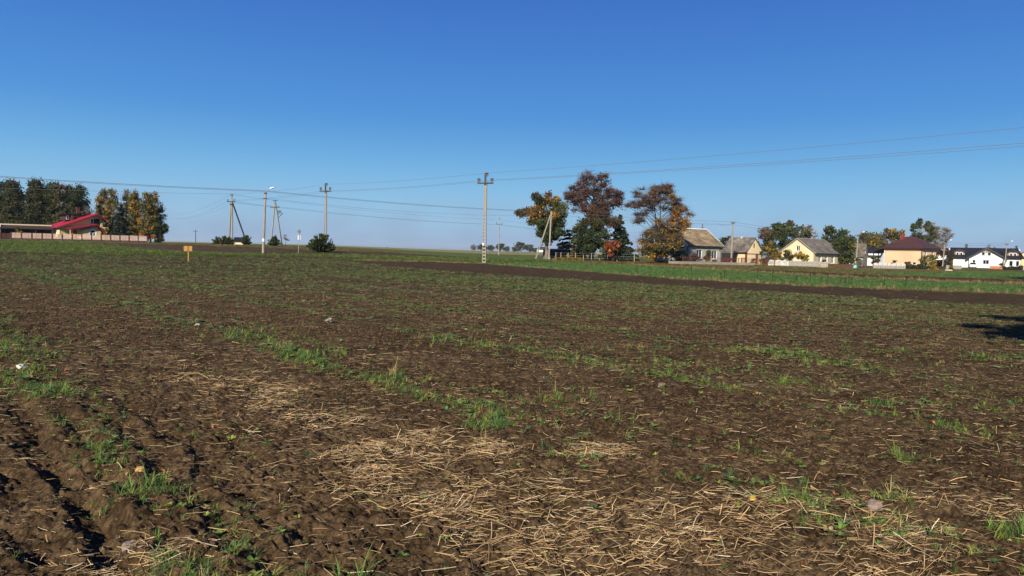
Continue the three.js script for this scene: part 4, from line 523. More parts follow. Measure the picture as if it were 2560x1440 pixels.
// big trees by the grey house
tree({ name: 'maple_tree', label: 'dark green and orange tree with a branch sticking out left', pos: on(6.4, 139), seed: 21, trunk: 0.38, trunkTop: 11.5, bark: M.barkPale, leaf: 0.32, clumpR: 0.85, shell: 0.1, dense: 2, lobes: [[1.0, 5.2, 0, 3.2, 2.0, 2.6, 1800, [[C.darkGreen, 5], [C.green, 2], [C.olive, 1]]], [-0.3, 8.0, 0, 3.0, 1.8, 2.6, 1300, [[C.darkGreen, 3], [C.olive, 2], [C.gold, 2], [C.green, 2]]], [2.9, 8.9, 0, 1.5, 1.9, 1.6, 650, [[C.darkGreen, 2], [C.olive, 2], [C.gold, 1]]], [-1.0, 11.2, 0, 1.7, 1.9, 1.6, 750, [[C.darkGreen, 4], [C.olive, 2], [C.rust, 1]]], [1.6, 11.6, 0, 0.7, 0.5, 0.6, 60, [[C.olive, 1], [C.gold, 1]]], [-3.4, 9.3, 0.4, 0.9, 0.28, 0.4, 130, [[C.olive, 1], [C.darkGreen, 1]]], [-4.9, 8.8, 0.5, 0.75, 0.35, 0.5, 170, [[C.olive, 1], [C.brown, 1]]], [-2.2, 9.2, 0.8, 0.9, 0.9, 0.6, 260, [[C.orange, 2], [C.gold, 2]]], [0.5, 9.8, 0, 2.3, 1.7, 2.0, 900, [[C.darkGreen, 4], [C.olive, 2], [C.gold, 1]]], [-0.8, 6.4, 0, 2.6, 1.8, 2.2, 900, [[C.darkGreen, 4], [C.green, 2], [C.olive, 1]]]] });
tree({ name: 'beech_tree', label: 'tallest tree of the group with copper brown thinning leaves', pos: on(15.2, 141), sc: 1.03, seed: 22, trunk: 0.42, trunkTop: 15.2, bark: M.barkDark, leaf: 0.23, clumpR: 0.75, dense: 2.4, twigs: 2400, twigLen: 1.0, fork: 0.42, shell: 0.4, lobes: [[0, 14.2, 0, 3.0, 2.6, 2.8, 900, [[C.copper, 4], [C.rust, 2], [C.brown, 1]], 48], [-3.2, 12.0, 0, 2.0, 1.8, 2, 480, [[C.copper, 4], [C.rust, 2]], 26], [3.3, 11.7, 0, 2.3, 1.9, 2, 560, [[C.copper, 3], [C.rust, 3]], 30], [0.2, 9.4, 0, 3.6, 1.6, 2.6, 900, [[C.rust, 3], [C.copper, 3], [C.brown, 2]], 34], [2.6, 7.6, 0.4, 2.3, 1.3, 1.6, 420, [[C.rust, 3], [C.brown, 3], [C.olive, 1]], 16]] });
tree({ name: 'hornbeam_tree', label: 'dense dark green tree growing below the tall copper tree', pos: on(14.6, 136), sc: 1.1, seed: 23, trunk: 0.25, trunkTop: 6, leaf: 0.26, clumpR: 0.7, dense: 1.8, lobes: [[0, 4.4, 0, 3.5, 2.9, 2.6, 2900, [[C.darkGreen, 5], [C.green, 3], [C.olive, 2]], 70], [0.3, 6.9, 0, 2.2, 1.2, 1.8, 500, [[C.brown, 2], [C.rust, 1], [C.darkGreen, 3]]], [-0.5, 2.2, 0.5, 2.3, 1.1, 2, 700, [[C.darkGreen, 3], [C.green, 1]]]] });
tree({ name: 'lime_tree', label: 'half bare tree with yellow and orange leaves beside the grey house', pos: on(23.3, 119), seed: 24, trunk: 0.2, trunkTop: 11, bark: M.barkDark, leaf: 0.22, clumpR: 0.7, dense: 1.8, twigs: 4200, twigLen: 1.05, stems: 2, fork: 0.25, twigM: twigMat, lobes: [[-2.9, 9.2, 0, 2.2, 2.9, 2.2, 240, [[C.brown, 3], [C.copper, 2], [C.gold, 1]], 46], [0.9, 10.9, 0, 2.7, 2.1, 2.2, 600, [[C.rust, 2], [C.gold, 2], [C.brown, 2]], 42], [3.6, 7.9, 0, 1.8, 2.2, 1.8, 820, [[C.gold, 3], [C.orange, 2], [C.yellow, 2], [C.brown, 1]], 26], [0.6, 5.4, 0, 3.0, 1.6, 2.4, 700, [[C.gold, 3], [C.yellow, 2], [C.brown, 2]], 26], [-0.4, 3.0, 0.4, 3.4, 2.0, 2.4, 1900, [[C.olive, 3], [C.gold, 3], [C.darkGreen, 3], [C.yellow, 1]], 46], [2.2, 3.6, 0.4, 2.0, 1.4, 1.6, 700, [[C.yellow, 2], [C.gold, 2], [C.olive, 2]], 18]] });
tree({ name: 'rowan_tree', label: 'small bright red tree behind the wire fence', pos: on(17.6, 129), seed: 25, trunk: 0.1, trunkTop: 2.6, leaf: 0.24, clumpR: 0.34, lobes: [[0, 2.4, 0, 1.5, 1.4, 1.3, 900, [[C.red, 4], [C.orange, 1], [C.rust, 2]], 26]] });
tree({ name: 'garden_bush', label: 'small yellow-green bush left of the red tree', cat: 'bush', pos: on(15.9, 128.5), seed: 26, trunk: 0.06, trunkTop: 1.5, leaf: 0.22, clumpR: 0.3, lobes: [[0, 1.4, 0, 0.8, 1.0, 0.8, 420, [[C.olive, 3], [C.yellowGreen, 2], [C.green, 2]]]] });
tree({ name: 'dark_shrub', label: 'dark shrub shading the wall of the grey house', cat: 'bush', pos: on(27.2, 121.8), seed: 27, trunk: 0.08, trunkTop: 2.4, leaf: 0.26, clumpR: 0.4, lobes: [[0, 1.7, 0, 1.7, 1.6, 1.3, 1000, [[C.darkGreen, 4], [C.green, 1], [C.brown, 1]]], [1.8, 1.2, 0.6, 1.3, 1.2, 1.1, 600, [[C.darkGreen, 3], [C.brown, 2]]]] });
tree({ name: 'dark_shrub', label: 'low bare dark shrub against the grey house corner', cat: 'bush', pos: on(30.2, 122.6), seed: 28, trunk: 0.06, trunkTop: 1.6, leaf: 0.22, clumpR: 0.4, twigs: 260, lobes: [[0, 1.1, 0, 1.3, 1.0, 1.0, 240, [[C.brown, 3], [C.darkGreen, 2]]]] });
tree({ name: 'cone_shrub', label: 'reddish green cone-shaped shrub before the grey house windows', cat: 'bush', pos: on(34.6, 128.2), seed: 29, trunk: 0.05, trunkTop: 1.8, leaf: 0.2, clumpR: 0.3, lobes: [[0, 0.9, 0, 1.15, 0.8, 1, 700, [[C.olive, 3], [C.brown, 2], [C.green, 2]]], [0, 1.9, 0, 0.6, 0.6, 0.6, 240, [[C.olive, 3], [C.green, 2]]]] });
for (const [x, d, w, label, s] of [[42.9, 131.4, 0.9, 'leafless reddish shrub behind the railing near the outhouse wall', 31], [45.6, 133, 1.2, 'pink-brown shrub by the railing below the outhouse door', 32], [38.4, 129.4, 0.8, 'brown scrubby bush beside the utility pole foot', 33]]) tree({ name: 'garden_bush', label, cat: 'bush', pos: on(x, d), seed: s, trunk: 0.03, trunkTop: 1, leaf: 0.17, clumpR: 0.25, twigs: 160, twigLen: 0.5, lobes: [[0, 0.75, 0, w, 0.6, 0.8, 330, [[C.rust, 2], [C.pink, 2], [C.brown, 2], [C.red, 1]]]] });
tree({ name: 'dark_shrub', label: 'dark evergreen shrub filling the gap right of the red tree', cat: 'bush', pos: on(19.9, 131), seed: 34, trunk: 0.08, trunkTop: 2, leaf: 0.26, clumpR: 0.5, lobes: [[0, 1.5, 0, 1.6, 1.5, 1.2, 900, [[C.darkGreen, 4], [C.pine, 2]]]] });
tree({ name: 'dark_shrub', label: 'dark low shrubbery beneath the tall copper tree', cat: 'bush', pos: on(12.2, 140), seed: 35, trunk: 0.08, trunkTop: 2, leaf: 0.26, clumpR: 0.5, lobes: [[0, 1.3, 0, 1.8, 1.3, 1.2, 800, [[C.darkGreen, 3], [C.brown, 2], [C.olive, 1]]]] });
// conifers
function conifer({ name = 'spruce_tree', label, pos, seed, h, w, pal, layers = 15, open = 0, turn = 0, cat = 'tree', from = 0.08, group, needle = 0.34 }) {
  const r = rngOf(seed), t = thing(name, label, cat, pos, turn, group), L = new Leaves(), wood = [bar(v3(0, -0.2, 0), v3(0, h * 0.97, 0), 0.03 * h * 0.7, 0.02, 6)];
  for (let i = 0; i < layers; i++) { const k = (i + 0.5 * r()) / layers, y = h * lerp(from, 0.98, k), R = w * (1 - k) ** 0.85 * (0.8 + 0.4 * r()) + 0.12, nb = Math.round(7 + 5 * (1 - k)); for (let b = 0; b < nb; b++) { if (r() < open) continue; const a = r() * 6.283, Rb = R * (0.7 + 0.5 * r()), tip = v3(Math.cos(a) * Rb, y - Rb * 0.28 + 0.1 * gauss(r), Math.sin(a) * Rb); if (i % 2 === 0) wood.push(bar(v3(0, y, 0), tip, 0.04, 0.012, 3)); const m = Math.max(4, Math.round(Rb * 7)); for (let q = 0; q < m; q++) { const f = 0.25 + 0.8 * q / m; const col = mixCol(pal, r, 0.35); L.add(tip.x * f + gauss(r) * 0.13, lerp(y, tip.y, f) + gauss(r) * 0.12, tip.z * f + gauss(r) * 0.13, needle * (0.7 + 0.6 * r()), col, r, 0.35, 1.25); } } }
  part('trunk', wood, M.barkDark, t); part('crown', L.geo(), leafMat, t); return t;
}
conifer({ label: 'dark spruce between the copper tree and the half bare tree', pos: on(20.8, 143), seed: 41, h: 9.4, w: 3.3, layers: 20, needle: 0.42, pal: [[C.pine, 3], [C.blue, 1], [C.darkGreen, 2]] });
conifer({ name: 'pine_tree', label: 'open-branched pine behind the pale propped pole', pos: on(11.2, 146), seed: 42, h: 6.6, w: 3.6, needle: 0.42, pal: [[C.pine, 3], [C.darkGreen, 2]], layers: 8, open: 0.35 });
conifer({ name: 'garden_bush', cat: 'bush', label: 'rusty leaved bush in front of the dark wooden shed', pos: on(11.6, 138.6), seed: 43, h: 2.4, w: 1.4, pal: [[C.rust, 2], [C.brown, 2], [C.olive, 2]], layers: 8 });

// left: wood behind the red-roofed house
{
  const pal = [[[C.darkGreen, 6], [C.green, 2], [C.olive, 1]], [[C.darkGreen, 4], [C.olive, 2], [C.brown, 1]], [[C.olive, 2], [C.brown, 1], [C.gold, 1], [C.darkGreen, 2]]];
  const proto = [0, 1, 2].map((i) => tree({ name: 'woodland_tree', label: ['first', 'second', 'third'][i] + ' tall dark tree from the left edge in the wood behind the shed', pos: on([-131, -119, -113][i], [196, 190, 186][i]), seed: 51 + i, trunk: 0.28, trunkTop: 13, leaf: 0.38, clumpR: 0.95, shell: 0.15, dense: 2, group: 'trees of the dark wood', lobes: [[0, 5.5, 0, 2.8, 4.2, 2.6, 1300, pal[i], 60], [0.3, 11, 0, 2.0, 3.2, 1.9, 750, pal[i], 34], [0, 14.2, 0, 0.9, 1.2, 0.9, 150, pal[i], 8]] }));
  proto[0].position.set(-133.6, terrain(-133.6, 194) - 0.1, -194); proto[1].position.set(-128, terrain(-128, 188) - 0.1, -188); proto[2].position.set(-137, terrain(-137, 190) - 0.1, -190); proto[2].userData.label = 'orange-brown tinged tree at the left edge of the dark wood';
  const list = [[-125.4, 192, 1.02, 0], [-122.6, 188, 0.92, 1], [-120.6, 194, 0.98, 0], [-118.2, 189, 0.93, 1], [-132.5, 204, 1.05, 1], [-127.5, 202, 1.0, 0], [-123, 203, 1.02, 1], [-140, 200, 1.0, 0], [-119.6, 202, 0.98, 0], [-130.2, 191, 0.86, 0], [-116.8, 197, 0.9, 0], [-136, 198, 0.97, 1]];
  const ord = ['third', 'fifth', 'sixth', 'seventh', 'back-row first', 'back-row second', 'back-row third', 'back-row outermost', 'back-row fourth', 'fourth', 'eighth', 'back-row hidden'];
  list.forEach(([x, d, s, k], i) => copyTree(proto[k], on(x, d), i * 1.7, [s * 1.12, s, s * 1.12], `${ord[i]} tall dark tree of the wood counted from the left edge`));
  tree({ name: 'woodland_tree', label: 'tallest pale-topped tree at the right end of the dark wood', pos: on(-111.8, 182), seed: 57, trunk: 0.26, trunkTop: 13, leaf: 0.42, clumpR: 0.7, lobes: [[0.3, 5, 0, 2.6, 3.6, 2.2, 1100, [[C.olive, 3], [C.darkGreen, 3], [C.brown, 1]], 48], [-0.3, 11, 0, 1.7, 3.2, 1.6, 520, [[C.olive, 2], [C.brown, 2], [C.grey, 1], [C.darkGreen, 1]], 26]] });
  tree({ name: 'woodland_tree', label: 'lower olive green tree sloping down at the end of the wood', pos: on(-106.6, 178), seed: 58, trunk: 0.2, trunkTop: 7.5, leaf: 0.4, clumpR: 0.7, lobes: [[0, 3.8, 0, 2.4, 3, 2, 900, [[C.olive, 3], [C.darkGreen, 3], [C.green, 1]], 36], [-0.6, 7.4, 0, 1.3, 1.6, 1.2, 260, [[C.olive, 2], [C.darkGreen, 2]], 12]] });
  const by = [[C.gold, 3], [C.olive, 3], [C.yellowGreen, 2], [C.brown, 1]], bo = [[C.olive, 4], [C.brown, 2], [C.gold, 1], [C.darkGreen, 1]];
  const birch = [by, bo].map((p, i) => tree({ name: 'birch_tree', label: i ? 'olive brown birch in the middle of the grove behind the house' : 'golden birch rising over the right end of the red roof', pos: on(i ? -91.6 : -95.6, i ? 178 : 175), seed: 61 + i, trunk: 0.16, trunkTop: 11, bark: M.barkPale, leaf: 0.28, clumpR: 0.65, shell: 0.15, dense: 1.8, group: 'birches behind the house', lobes: [[0, 4.5, 0, 1.9, 3.4, 1.8, 900, p, 44], [0, 8.8, 0, 1.5, 2.6, 1.4, 520, p, 26], [0.1, 11.4, 0, 0.7, 1.2, 0.7, 110, p, 7]] }));
  for (const [x, d, s, k, label] of [[-100.8, 179, 0.9, 1, 'leftmost yellowing birch peeping over the red roof chimney'], [-98.2, 176, 1.0, 0, 'tall golden birch left of the grove beside the roof ridge'], [-97, 184, 1.04, 1, 'olive birch at the back of the grove behind the roof ridge'], [-89.2, 172, 0.93, 0, 'golden birch just right of the dark spruce'], [-87.2, 176, 0.94, 1, 'olive birch near the right end of the grove'], [-84.2, 169, 0.92, 0, 'rightmost large golden birch of the grove'], [-91, 186, 1.02, 1, 'brownish birch behind the rightmost golden birch'], [-83.2, 173, 0.72, 1, 'short olive birch at the very end of the grove']]) copyTree(birch[k], on(x, d), x * 3, [s * 1.15, s, s * 1.15], label, 'birches behind the house');
  tree({ name: 'birch_tree', label: 'nearly bare grey birch above the house chimney', pos: on(-103.4, 178), seed: 64, trunk: 0.12, trunkTop: 8, bark: M.barkPale, leaf: 0.26, clumpR: 0.5, twigs: 700, twigM: twigPale, twigLen: 0.8, group: 'birches behind the house', lobes: [[0, 6.2, 0, 1.5, 2.4, 1.4, 160, [[C.pale, 2], [C.grey, 2]], 30]] });
  conifer({ label: 'dark blue spruce standing right of the yellow house', pos: on(-81.8, 153), seed: 65, h: 8.2, w: 2.5, pal: [[C.blue, 4], [C.pine, 2]], layers: 19, turn: 1 });
  conifer({ label: 'narrow dark conifer behind the roof ridge of the yellow house', pos: on(-96.6, 171), seed: 66, h: 9, w: 2.0, pal: [[C.blue, 3], [C.darkGreen, 2]], layers: 16 });
  tree({ name: 'garden_bush', label: 'round orange bush at the right end of the pink fence', cat: 'bush', pos: on(-73.6, 147.6), seed: 67, trunk: 0.06, trunkTop: 1.8, leaf: 0.24, clumpR: 0.36, lobes: [[0, 1.5, 0, 1.25, 1.25, 1.1, 720, [[C.orange, 3], [C.gold, 2], [C.rust, 2]]]] });
  tree({ name: 'dark_shrub', label: 'dark green shrub tapering at the right end of the grove', cat: 'bush', pos: on(-72.6, 150.5), seed: 68, trunk: 0.1, trunkTop: 3.5, leaf: 0.3, clumpR: 0.5, lobes: [[0, 2.0, 0, 1.6, 2.0, 1.4, 800, [[C.darkGreen, 4], [C.olive, 1]]], [-0.3, 4.2, 0, 0.9, 1.2, 0.8, 260, [[C.darkGreen, 3], [C.olive, 1]]]] });
  conifer({ name: 'golden_cypress', label: 'golden cypress in front of the balcony of the yellow house', pos: on(-81.0, 146), seed: 69, h: 3.0, w: 1.0, pal: [[C.gold, 3], [C.yellowGreen, 3], [C.olive, 2]], layers: 12, needle: 0.24 });
  conifer({ name: 'golden_cypress', label: 'round golden cypress in front of the brown-roofed carport', pos: on(-98.6, 146), seed: 70, h: 2.7, w: 1.7, pal: [[C.gold, 2], [C.yellowGreen, 2], [C.olive, 3]], layers: 9, needle: 0.28 });
  tree({ name: 'garden_hedge', label: 'low green hedge behind the fence left of the house', cat: 'hedge', pos: on(-88.5, 144), turn: 0.8, seed: 71, trunk: 0.03, trunkTop: 0.8, leaf: 0.22, clumpR: 0.3, lobes: [[0, 0.8, 0, 2.2, 0.5, 0.5, 420, [[C.green, 3], [C.darkGreen, 2]]]] });
}
// bushes by the poles: many leafy shoots from one root
function shootBush({ label, pos, seed, R, H, n, pal, leaf = 0.22 }) { const r = rngOf(seed), t = thing('field_bush', label, 'bush', pos, 0, 'bushes growing round the poles'), L = new Leaves(), wood = []; for (let i = 0; i < n; i++) { const a = r() * 6.283, e = 0.12 + 1.35 * r(), len = 0.75 + 0.35 * r(), tip = v3(Math.cos(a) * Math.cos(e) * R * len, Math.sin(e) * H * len + 0.15, Math.sin(a) * Math.cos(e) * R * len); wood.push(bar(v3(tip.x * 0.08, 0, tip.z * 0.08), tip, 0.025, 0.008, 3)); const m = 26; for (let q = 0; q < m; q++) { const f = 0.2 + 0.82 * q / m, c = mixCol(pal, r, 0.4); L.add(tip.x * f + gauss(r) * 0.12, tip.y * f ** 0.85 + gauss(r) * 0.1, tip.z * f + gauss(r) * 0.12, leaf * (0.6 + 0.8 * r()), c, r); } } part('stems', wood, M.barkDark, t); part('foliage', L.geo(), leafMat, t); return t; }
const bushPal = [[C.darkGreen, 4], [C.green, 3], [C.olive, 1]];
shootBush({ label: 'large round dark green bush at the foot of the tall pole', pos: on(-29.6, 113), seed: 81, R: 2.3, H: 2.75, n: 120, pal: bushPal, leaf: 0.24 });
shootBush({ label: 'dark green bush beside the foot of the two-legged pole', pos: on(-46.3, 142), seed: 82, R: 1.4, H: 1.9, n: 60, pal: bushPal });
shootBush({ label: 'spiky dark bush where the leaning stay meets the ground', pos: on(-54.2, 149), seed: 83, R: 1.15, H: 2.0, n: 46, pal: bushPal });
shootBush({ label: 'olive green bush wrapped around the three-legged pole', pos: on(-58.9, 150), seed: 84, R: 1.9, H: 1.7, n: 60, pal: [[C.olive, 3], [C.green, 3], [C.brown, 1]] });
shootBush({ label: 'small dark bush left of the three-legged pole', pos: on(-60.6, 149.5), seed: 85, R: 0.9, H: 1.5, n: 26, pal: bushPal });
tree({ name: 'leafless_tree', label: 'tiny leafless tree behind the two-legged pole', pos: on(-62, 200), seed: 86, trunk: 0.06, trunkTop: 2.6, leaf: 0.2, twigs: 200, twigM: twigPale, clumpR: 0.4, lobes: [[0, 2.1, 0, 0.8, 1.2, 0.8, 60, [[C.grey, 1], [C.pale, 1]]]] });
{ const X = -68, D = 184, s = thing('far_barn', 'small dark-roofed barn glimpsed between two bushes by the poles', 'barn', [X, terrain(X, D), D], 0.2); part('wall', box(3.4, 0.7, 3, 0, 0.35, 0), M.creamWall, s); part('roof', slab(v3(-1.9, 0.65, 1.7), v3(1.9, 0.65, 1.7), v3(1.5, 1.75, 0), v3(-1.9, 1.75, 0)), M.blackRoof, s); }

// right: trees and shrubs among the houses
const G1 = [[C.darkGreen, 3], [C.green, 3], [C.olive, 2]], G2 = [[C.olive, 3], [C.green, 2], [C.brown, 2]];
tree({ name: 'garden_tree', label: 'round dark green tree right of the grey house roof', pos: on(48.2, 166), seed: 91, trunk: 0.15, trunkTop: 4, leaf: 0.34, clumpR: 0.5, lobes: [[0, 3.6, 0, 2.0, 2.7, 1.8, 1200, [[C.darkGreen, 4], [C.green, 2]], 40]] });
for (const [i, x, h] of [[0, 83, 7.0], [1, 88, 7.3], [2, 93.5, 7.6], [3, 97, 6.6]]) tree({ name: 'garden_tree', label: ['hazy tree top just right of the utility pole', 'second hazy tree top above the outhouse ridge', 'third hazy tree top above the outhouse ridge', 'fourth hazy tree top left of the outhouse gable'][i], pos: on(x, 278), seed: 92 + i, trunk: 0.15, trunkTop: h * 0.8, leaf: 0.5, clumpR: 0.6, lobes: [[0, h * 0.62, 0, 2.3, h * 0.4, 2, 420, [[C.olive, 2], [C.green, 2], [C.grey, 1]], 22]] });
tree({ name: 'garden_tree', label: 'tall green tree with pinkish left side behind the outhouse', pos: on(71.2, 200), sc: 1.1, seed: 96, trunk: 0.3, trunkTop: 7.6, leaf: 0.44, clumpR: 0.7, lobes: [[0.4, 6.0, 0, 3.0, 3.6, 2.4, 1700, G1, 55], [-2.4, 7.2, 0, 1.4, 1.7, 1.3, 380, [[C.pink, 3], [C.brown, 1], [C.olive, 1]], 16], [1.2, 8.9, 0, 1.5, 1.3, 1.3, 420, G1, 14]] });
tree({ name: 'garden_tree', label: 'yellowing shrubby tree between the outhouse and the cream house', pos: on(52.6, 150), seed: 97, trunk: 0.12, trunkTop: 3.4, leaf: 0.28, clumpR: 0.45, lobes: [[-0.2, 2.7, 0, 1.7, 2.2, 1.4, 1000, [[C.olive, 3], [C.gold, 2], [C.brown, 1], [C.green, 1]], 36], [1.3, 2.0, 0.3, 0.9, 1.5, 0.9, 420, [[C.gold, 2], [C.yellowGreen, 2], [C.olive, 1]], 14]] });
tree({ name: 'garden_tree', label: 'broad green tree behind the cream house ridge left end', pos: on(79.0, 206), sc: 1.4, seed: 98, trunk: 0.25, trunkTop: 6.6, leaf: 0.44, clumpR: 0.7, lobes: [[0, 5.2, 0, 3.1, 3.0, 2.4, 1300, G1, 44], [-1.6, 7.4, 0, 1.1, 1.0, 1, 240, G2, 9]] });
tree({ name: 'leafless_tree', label: 'thinning brown tree above the ridge of the cream house', pos: on(84.3, 210), sc: 1.25, seed: 99, trunk: 0.2, trunkTop: 8.0, leaf: 0.3, clumpR: 0.6, twigs: 900, twigLen: 0.9, lobes: [[0, 6.6, 0, 2.0, 2.6, 1.8, 360, [[C.brown, 2], [C.gold, 1], [C.pale, 1]], 34]] });
tree({ name: 'garden_tree', label: 'dark green tree over the right end of the cream house ridge', pos: on(91.5, 210), sc: 1.35, seed: 100, trunk: 0.25, trunkTop: 6.4, leaf: 0.44, clumpR: 0.7, lobes: [[0.5, 4.9, 0, 3.3, 2.6, 2.4, 1250, G1, 44], [-0.6, 7.2, 0, 0.9, 1.2, 0.9, 240, G1, 9], [3.4, 4.2, 0, 1.6, 2, 1.6, 480, G1, 16]] });
tree({ name: 'garden_tree', label: 'leafy green tree at the right end of the cream house', pos: on(77.2, 170), sc: 1.12, seed: 101, trunk: 0.2, trunkTop: 4.6, leaf: 0.36, clumpR: 0.55, lobes: [[-0.6, 3.8, 0, 2.0, 2.6, 1.8, 1200, G1, 40], [0.9, 4.7, 0, 1.4, 1.6, 1.3, 500, [[C.olive, 3], [C.green, 2]], 16], [0, 1.5, 0.5, 2.2, 1.3, 1.4, 700, [[C.green, 2], [C.olive, 2], [C.yellowGreen, 1]], 24]] });
tree({ name: 'garden_bush', label: 'grey-green bush in front of the small grey gabled house', cat: 'bush', pos: on(71.4, 152.5), seed: 102, trunk: 0.05, trunkTop: 1.8, leaf: 0.24, clumpR: 0.4, lobes: [[0, 1.5, 0, 1.5, 1.2, 1.1, 620, [[C.olive, 2], [C.grey, 1], [C.green, 2]]]] });
tree({ name: 'garden_bush', label: 'pale dry bush overgrowing the left end of the wavy-topped fence', cat: 'bush', pos: on(69.3, 144.6), seed: 103, trunk: 0.04, trunkTop: 1, leaf: 0.2, clumpR: 0.35, twigs: 120, lobes: [[0, 0.75, 0, 1.6, 0.6, 0.7, 420, [[C.pale, 3], [C.olive, 2], [C.grey, 2]]]] });
tree({ name: 'garden_bush', label: 'tall olive bush left of the peach house porch', cat: 'bush', pos: on(85.2, 172), seed: 104, trunk: 0.05, trunkTop: 2, leaf: 0.26, clumpR: 0.4, lobes: [[0, 1.9, 0, 1.3, 1.5, 1.1, 620, [[C.olive, 3], [C.green, 2], [C.grey, 1]]]] });
tree({ name: 'apple_tree', label: 'spreading dark apple tree before the cream gable', pos: on(52.9, 141.5), seed: 105, trunk: 0.1, trunkTop: 2.2, leaf: 0.24, clumpR: 0.4, lobes: [[0, 1.9, 0, 1.5, 1.1, 1.2, 700, [[C.darkGreen, 3], [C.olive, 2], [C.brown, 2]], 24]] });
tree({ name: 'apple_tree', label: 'bright yellow apple tree at the corner of the cream house', pos: on(56.3, 142.5), seed: 106, trunk: 0.08, trunkTop: 2.0, leaf: 0.24, clumpR: 0.38, lobes: [[0, 1.9, 0, 1.2, 1.1, 1.0, 560, [[C.yellow, 2], [C.gold, 2], [C.olive, 2], [C.darkGreen, 1]], 20]] });
tree({ name: 'garden_bush', label: 'dome-shaped dark bush under the cream house windows', cat: 'bush', pos: on(61.6, 145.5), seed: 107, trunk: 0.04, trunkTop: 0.8, leaf: 0.18, clumpR: 0.25, lobes: [[0, 0.9, 0, 0.85, 0.7, 0.7, 420, [[C.darkGreen, 3], [C.brown, 1]]]] });
for (const [i, x, d, label] of [[0, 76.3, 153, 'small red-leaved bush at the left end of the peach wall'], [1, 80.0, 153.6, 'spiky dark red bush before the middle of the peach wall'], [2, 83.6, 154.5, 'dark red bush left of the peach house corner']]) tree({ name: 'barberry_bush', label, cat: 'bush', pos: on(x, d), seed: 110 + i, trunk: 0.03, trunkTop: 1, leaf: 0.17, clumpR: 0.28, twigs: 130, twigLen: 0.6, lobes: [[0, 1.15, 0, 0.75, 0.6, 0.6, 330, [[C.copper, 3], [C.red, 1], [C.darkGreen, 2]]]] });
{ const hx = 82.6, hd = 150, t = tree({ name: 'clipped_hedge', label: 'clipped dark green hedge in front of the peach house', cat: 'hedge', pos: on(hx, hd), turn: -0.05, seed: 114, trunk: 0.05, trunkTop: 0.9, leaf: 0.2, clumpR: 0.24, shell: 0, lobes: Array.from({ length: 9 }, (_, k) => [-1.8 + k * 0.45, 0.55, 0, 0.26, 0.62, 0.35, 230, [[C.darkGreen, 4], [C.green, 2]], 12]) }); }
tree({ name: 'dark_shrub', label: 'shaded shrub between the wavy-topped fence and the clipped hedge', cat: 'bush', pos: on(79.6, 148.6), seed: 115, trunk: 0.04, trunkTop: 0.8, leaf: 0.2, clumpR: 0.3, lobes: [[0, 0.6, 0, 0.7, 0.6, 0.5, 300, [[C.brown, 2], [C.darkGreen, 3], [C.rust, 1]]]] });
for (const [i, x, d, h, ry, label] of [[0, 112.5, 236, 8, 2.8, 'rounded autumn tree left of the peach house roof'], [1, 119, 240, 8.2, 3, 'rust and olive tree behind the left slope of the brown roof'], [2, 126, 244, 10, 3.4, 'olive tree behind the chimney of the brown hipped roof']]) tree({ name: 'garden_tree', label, pos: on(x, d), sc: 1.35, seed: 116 + i, trunk: 0.25, trunkTop: h * 0.8, leaf: 0.46, clumpR: 0.75, lobes: [[0, h * 0.6, 0, 3.4, ry, 2.6, 1200, [[C.olive, 3], [C.green, 2], [C.brown, 2], [C.gold, 1]], 40]] });
tree({ name: 'poplar_tree', label: 'sparse tall poplar with clumped leaves behind the brown roof', pos: on(131.3, 236), sc: 1.1, seed: 120, trunk: 0.35, trunkTop: 12, leaf: 0.44, clumpR: 0.6, bark: M.barkPale, shell: 0.2, lobes: [[-2.6, 11.4, 0, 1.0, 1.2, 0.9, 230, G2, 9], [-0.6, 12.4, 0, 0.9, 1.4, 0.9, 280, G1, 9], [2.0, 11.6, 0, 1.1, 1.3, 1, 330, [[C.olive, 2], [C.yellowGreen, 1], [C.green, 2]], 10], [-1.2, 8.6, 0, 1.5, 2.2, 1.4, 520, G1, 18], [1.6, 7.6, 0, 1.7, 1.7, 1.5, 480, [[C.olive, 3], [C.yellowGreen, 1], [C.darkGreen, 1]], 16], [3.3, 9.2, 0, 0.9, 1.6, 0.9, 240, G2, 9]] });
tree({ name: 'leafless_tree', label: 'large leafless grey tree right of the poplar', pos: on(137.8, 238), sc: 1.15, seed: 121, trunk: 0.3, trunkTop: 9.8, leaf: 0.3, clumpR: 0.7, bark: M.barkPale, twigs: 2200, twigLen: 1.0, twigM: twigPale, fork: 0.3, lobes: [[-1.4, 9.6, 0, 2.0, 2.6, 1.8, 160, [[C.pale, 2], [C.grey, 2]], 40], [1.8, 8.8, 0, 1.9, 2.2, 1.8, 160, [[C.pale, 2], [C.brown, 1]], 36], [0.3, 5.4, 0, 2.2, 1.4, 1.6, 220, [[C.brown, 2], [C.pale, 2]], 24]] });
tree({ name: 'garden_tree', label: 'dark red-brown rounded tree right of the peach house', pos: on(125.8, 213), seed: 122, trunk: 0.15, trunkTop: 3.4, leaf: 0.34, clumpR: 0.55, lobes: [[0, 3.0, 0, 2.5, 2.6, 2, 1200, [[C.copper, 3], [C.rust, 1], [C.darkGreen, 2], [C.brown, 2]], 40]] });
tree({ name: 'garden_tree', label: 'yellow-green garden tree at the peach house right corner', pos: on(104.6, 184), seed: 123, trunk: 0.1, trunkTop: 2.6, leaf: 0.28, clumpR: 0.4, lobes: [[0, 2.1, 0, 2.2, 1.4, 1.4, 900, [[C.olive, 3], [C.yellowGreen, 2], [C.green, 2], [C.gold, 1]], 34]] });
conifer({ name: 'golden_cypress', label: 'bright golden conifer on the lawn right of the peach house', pos: on(89.9, 156), seed: 124, h: 2.2, w: 0.8, pal: [[C.yellow, 2], [C.yellowGreen, 3], [C.gold, 1]], layers: 11, needle: 0.22 });
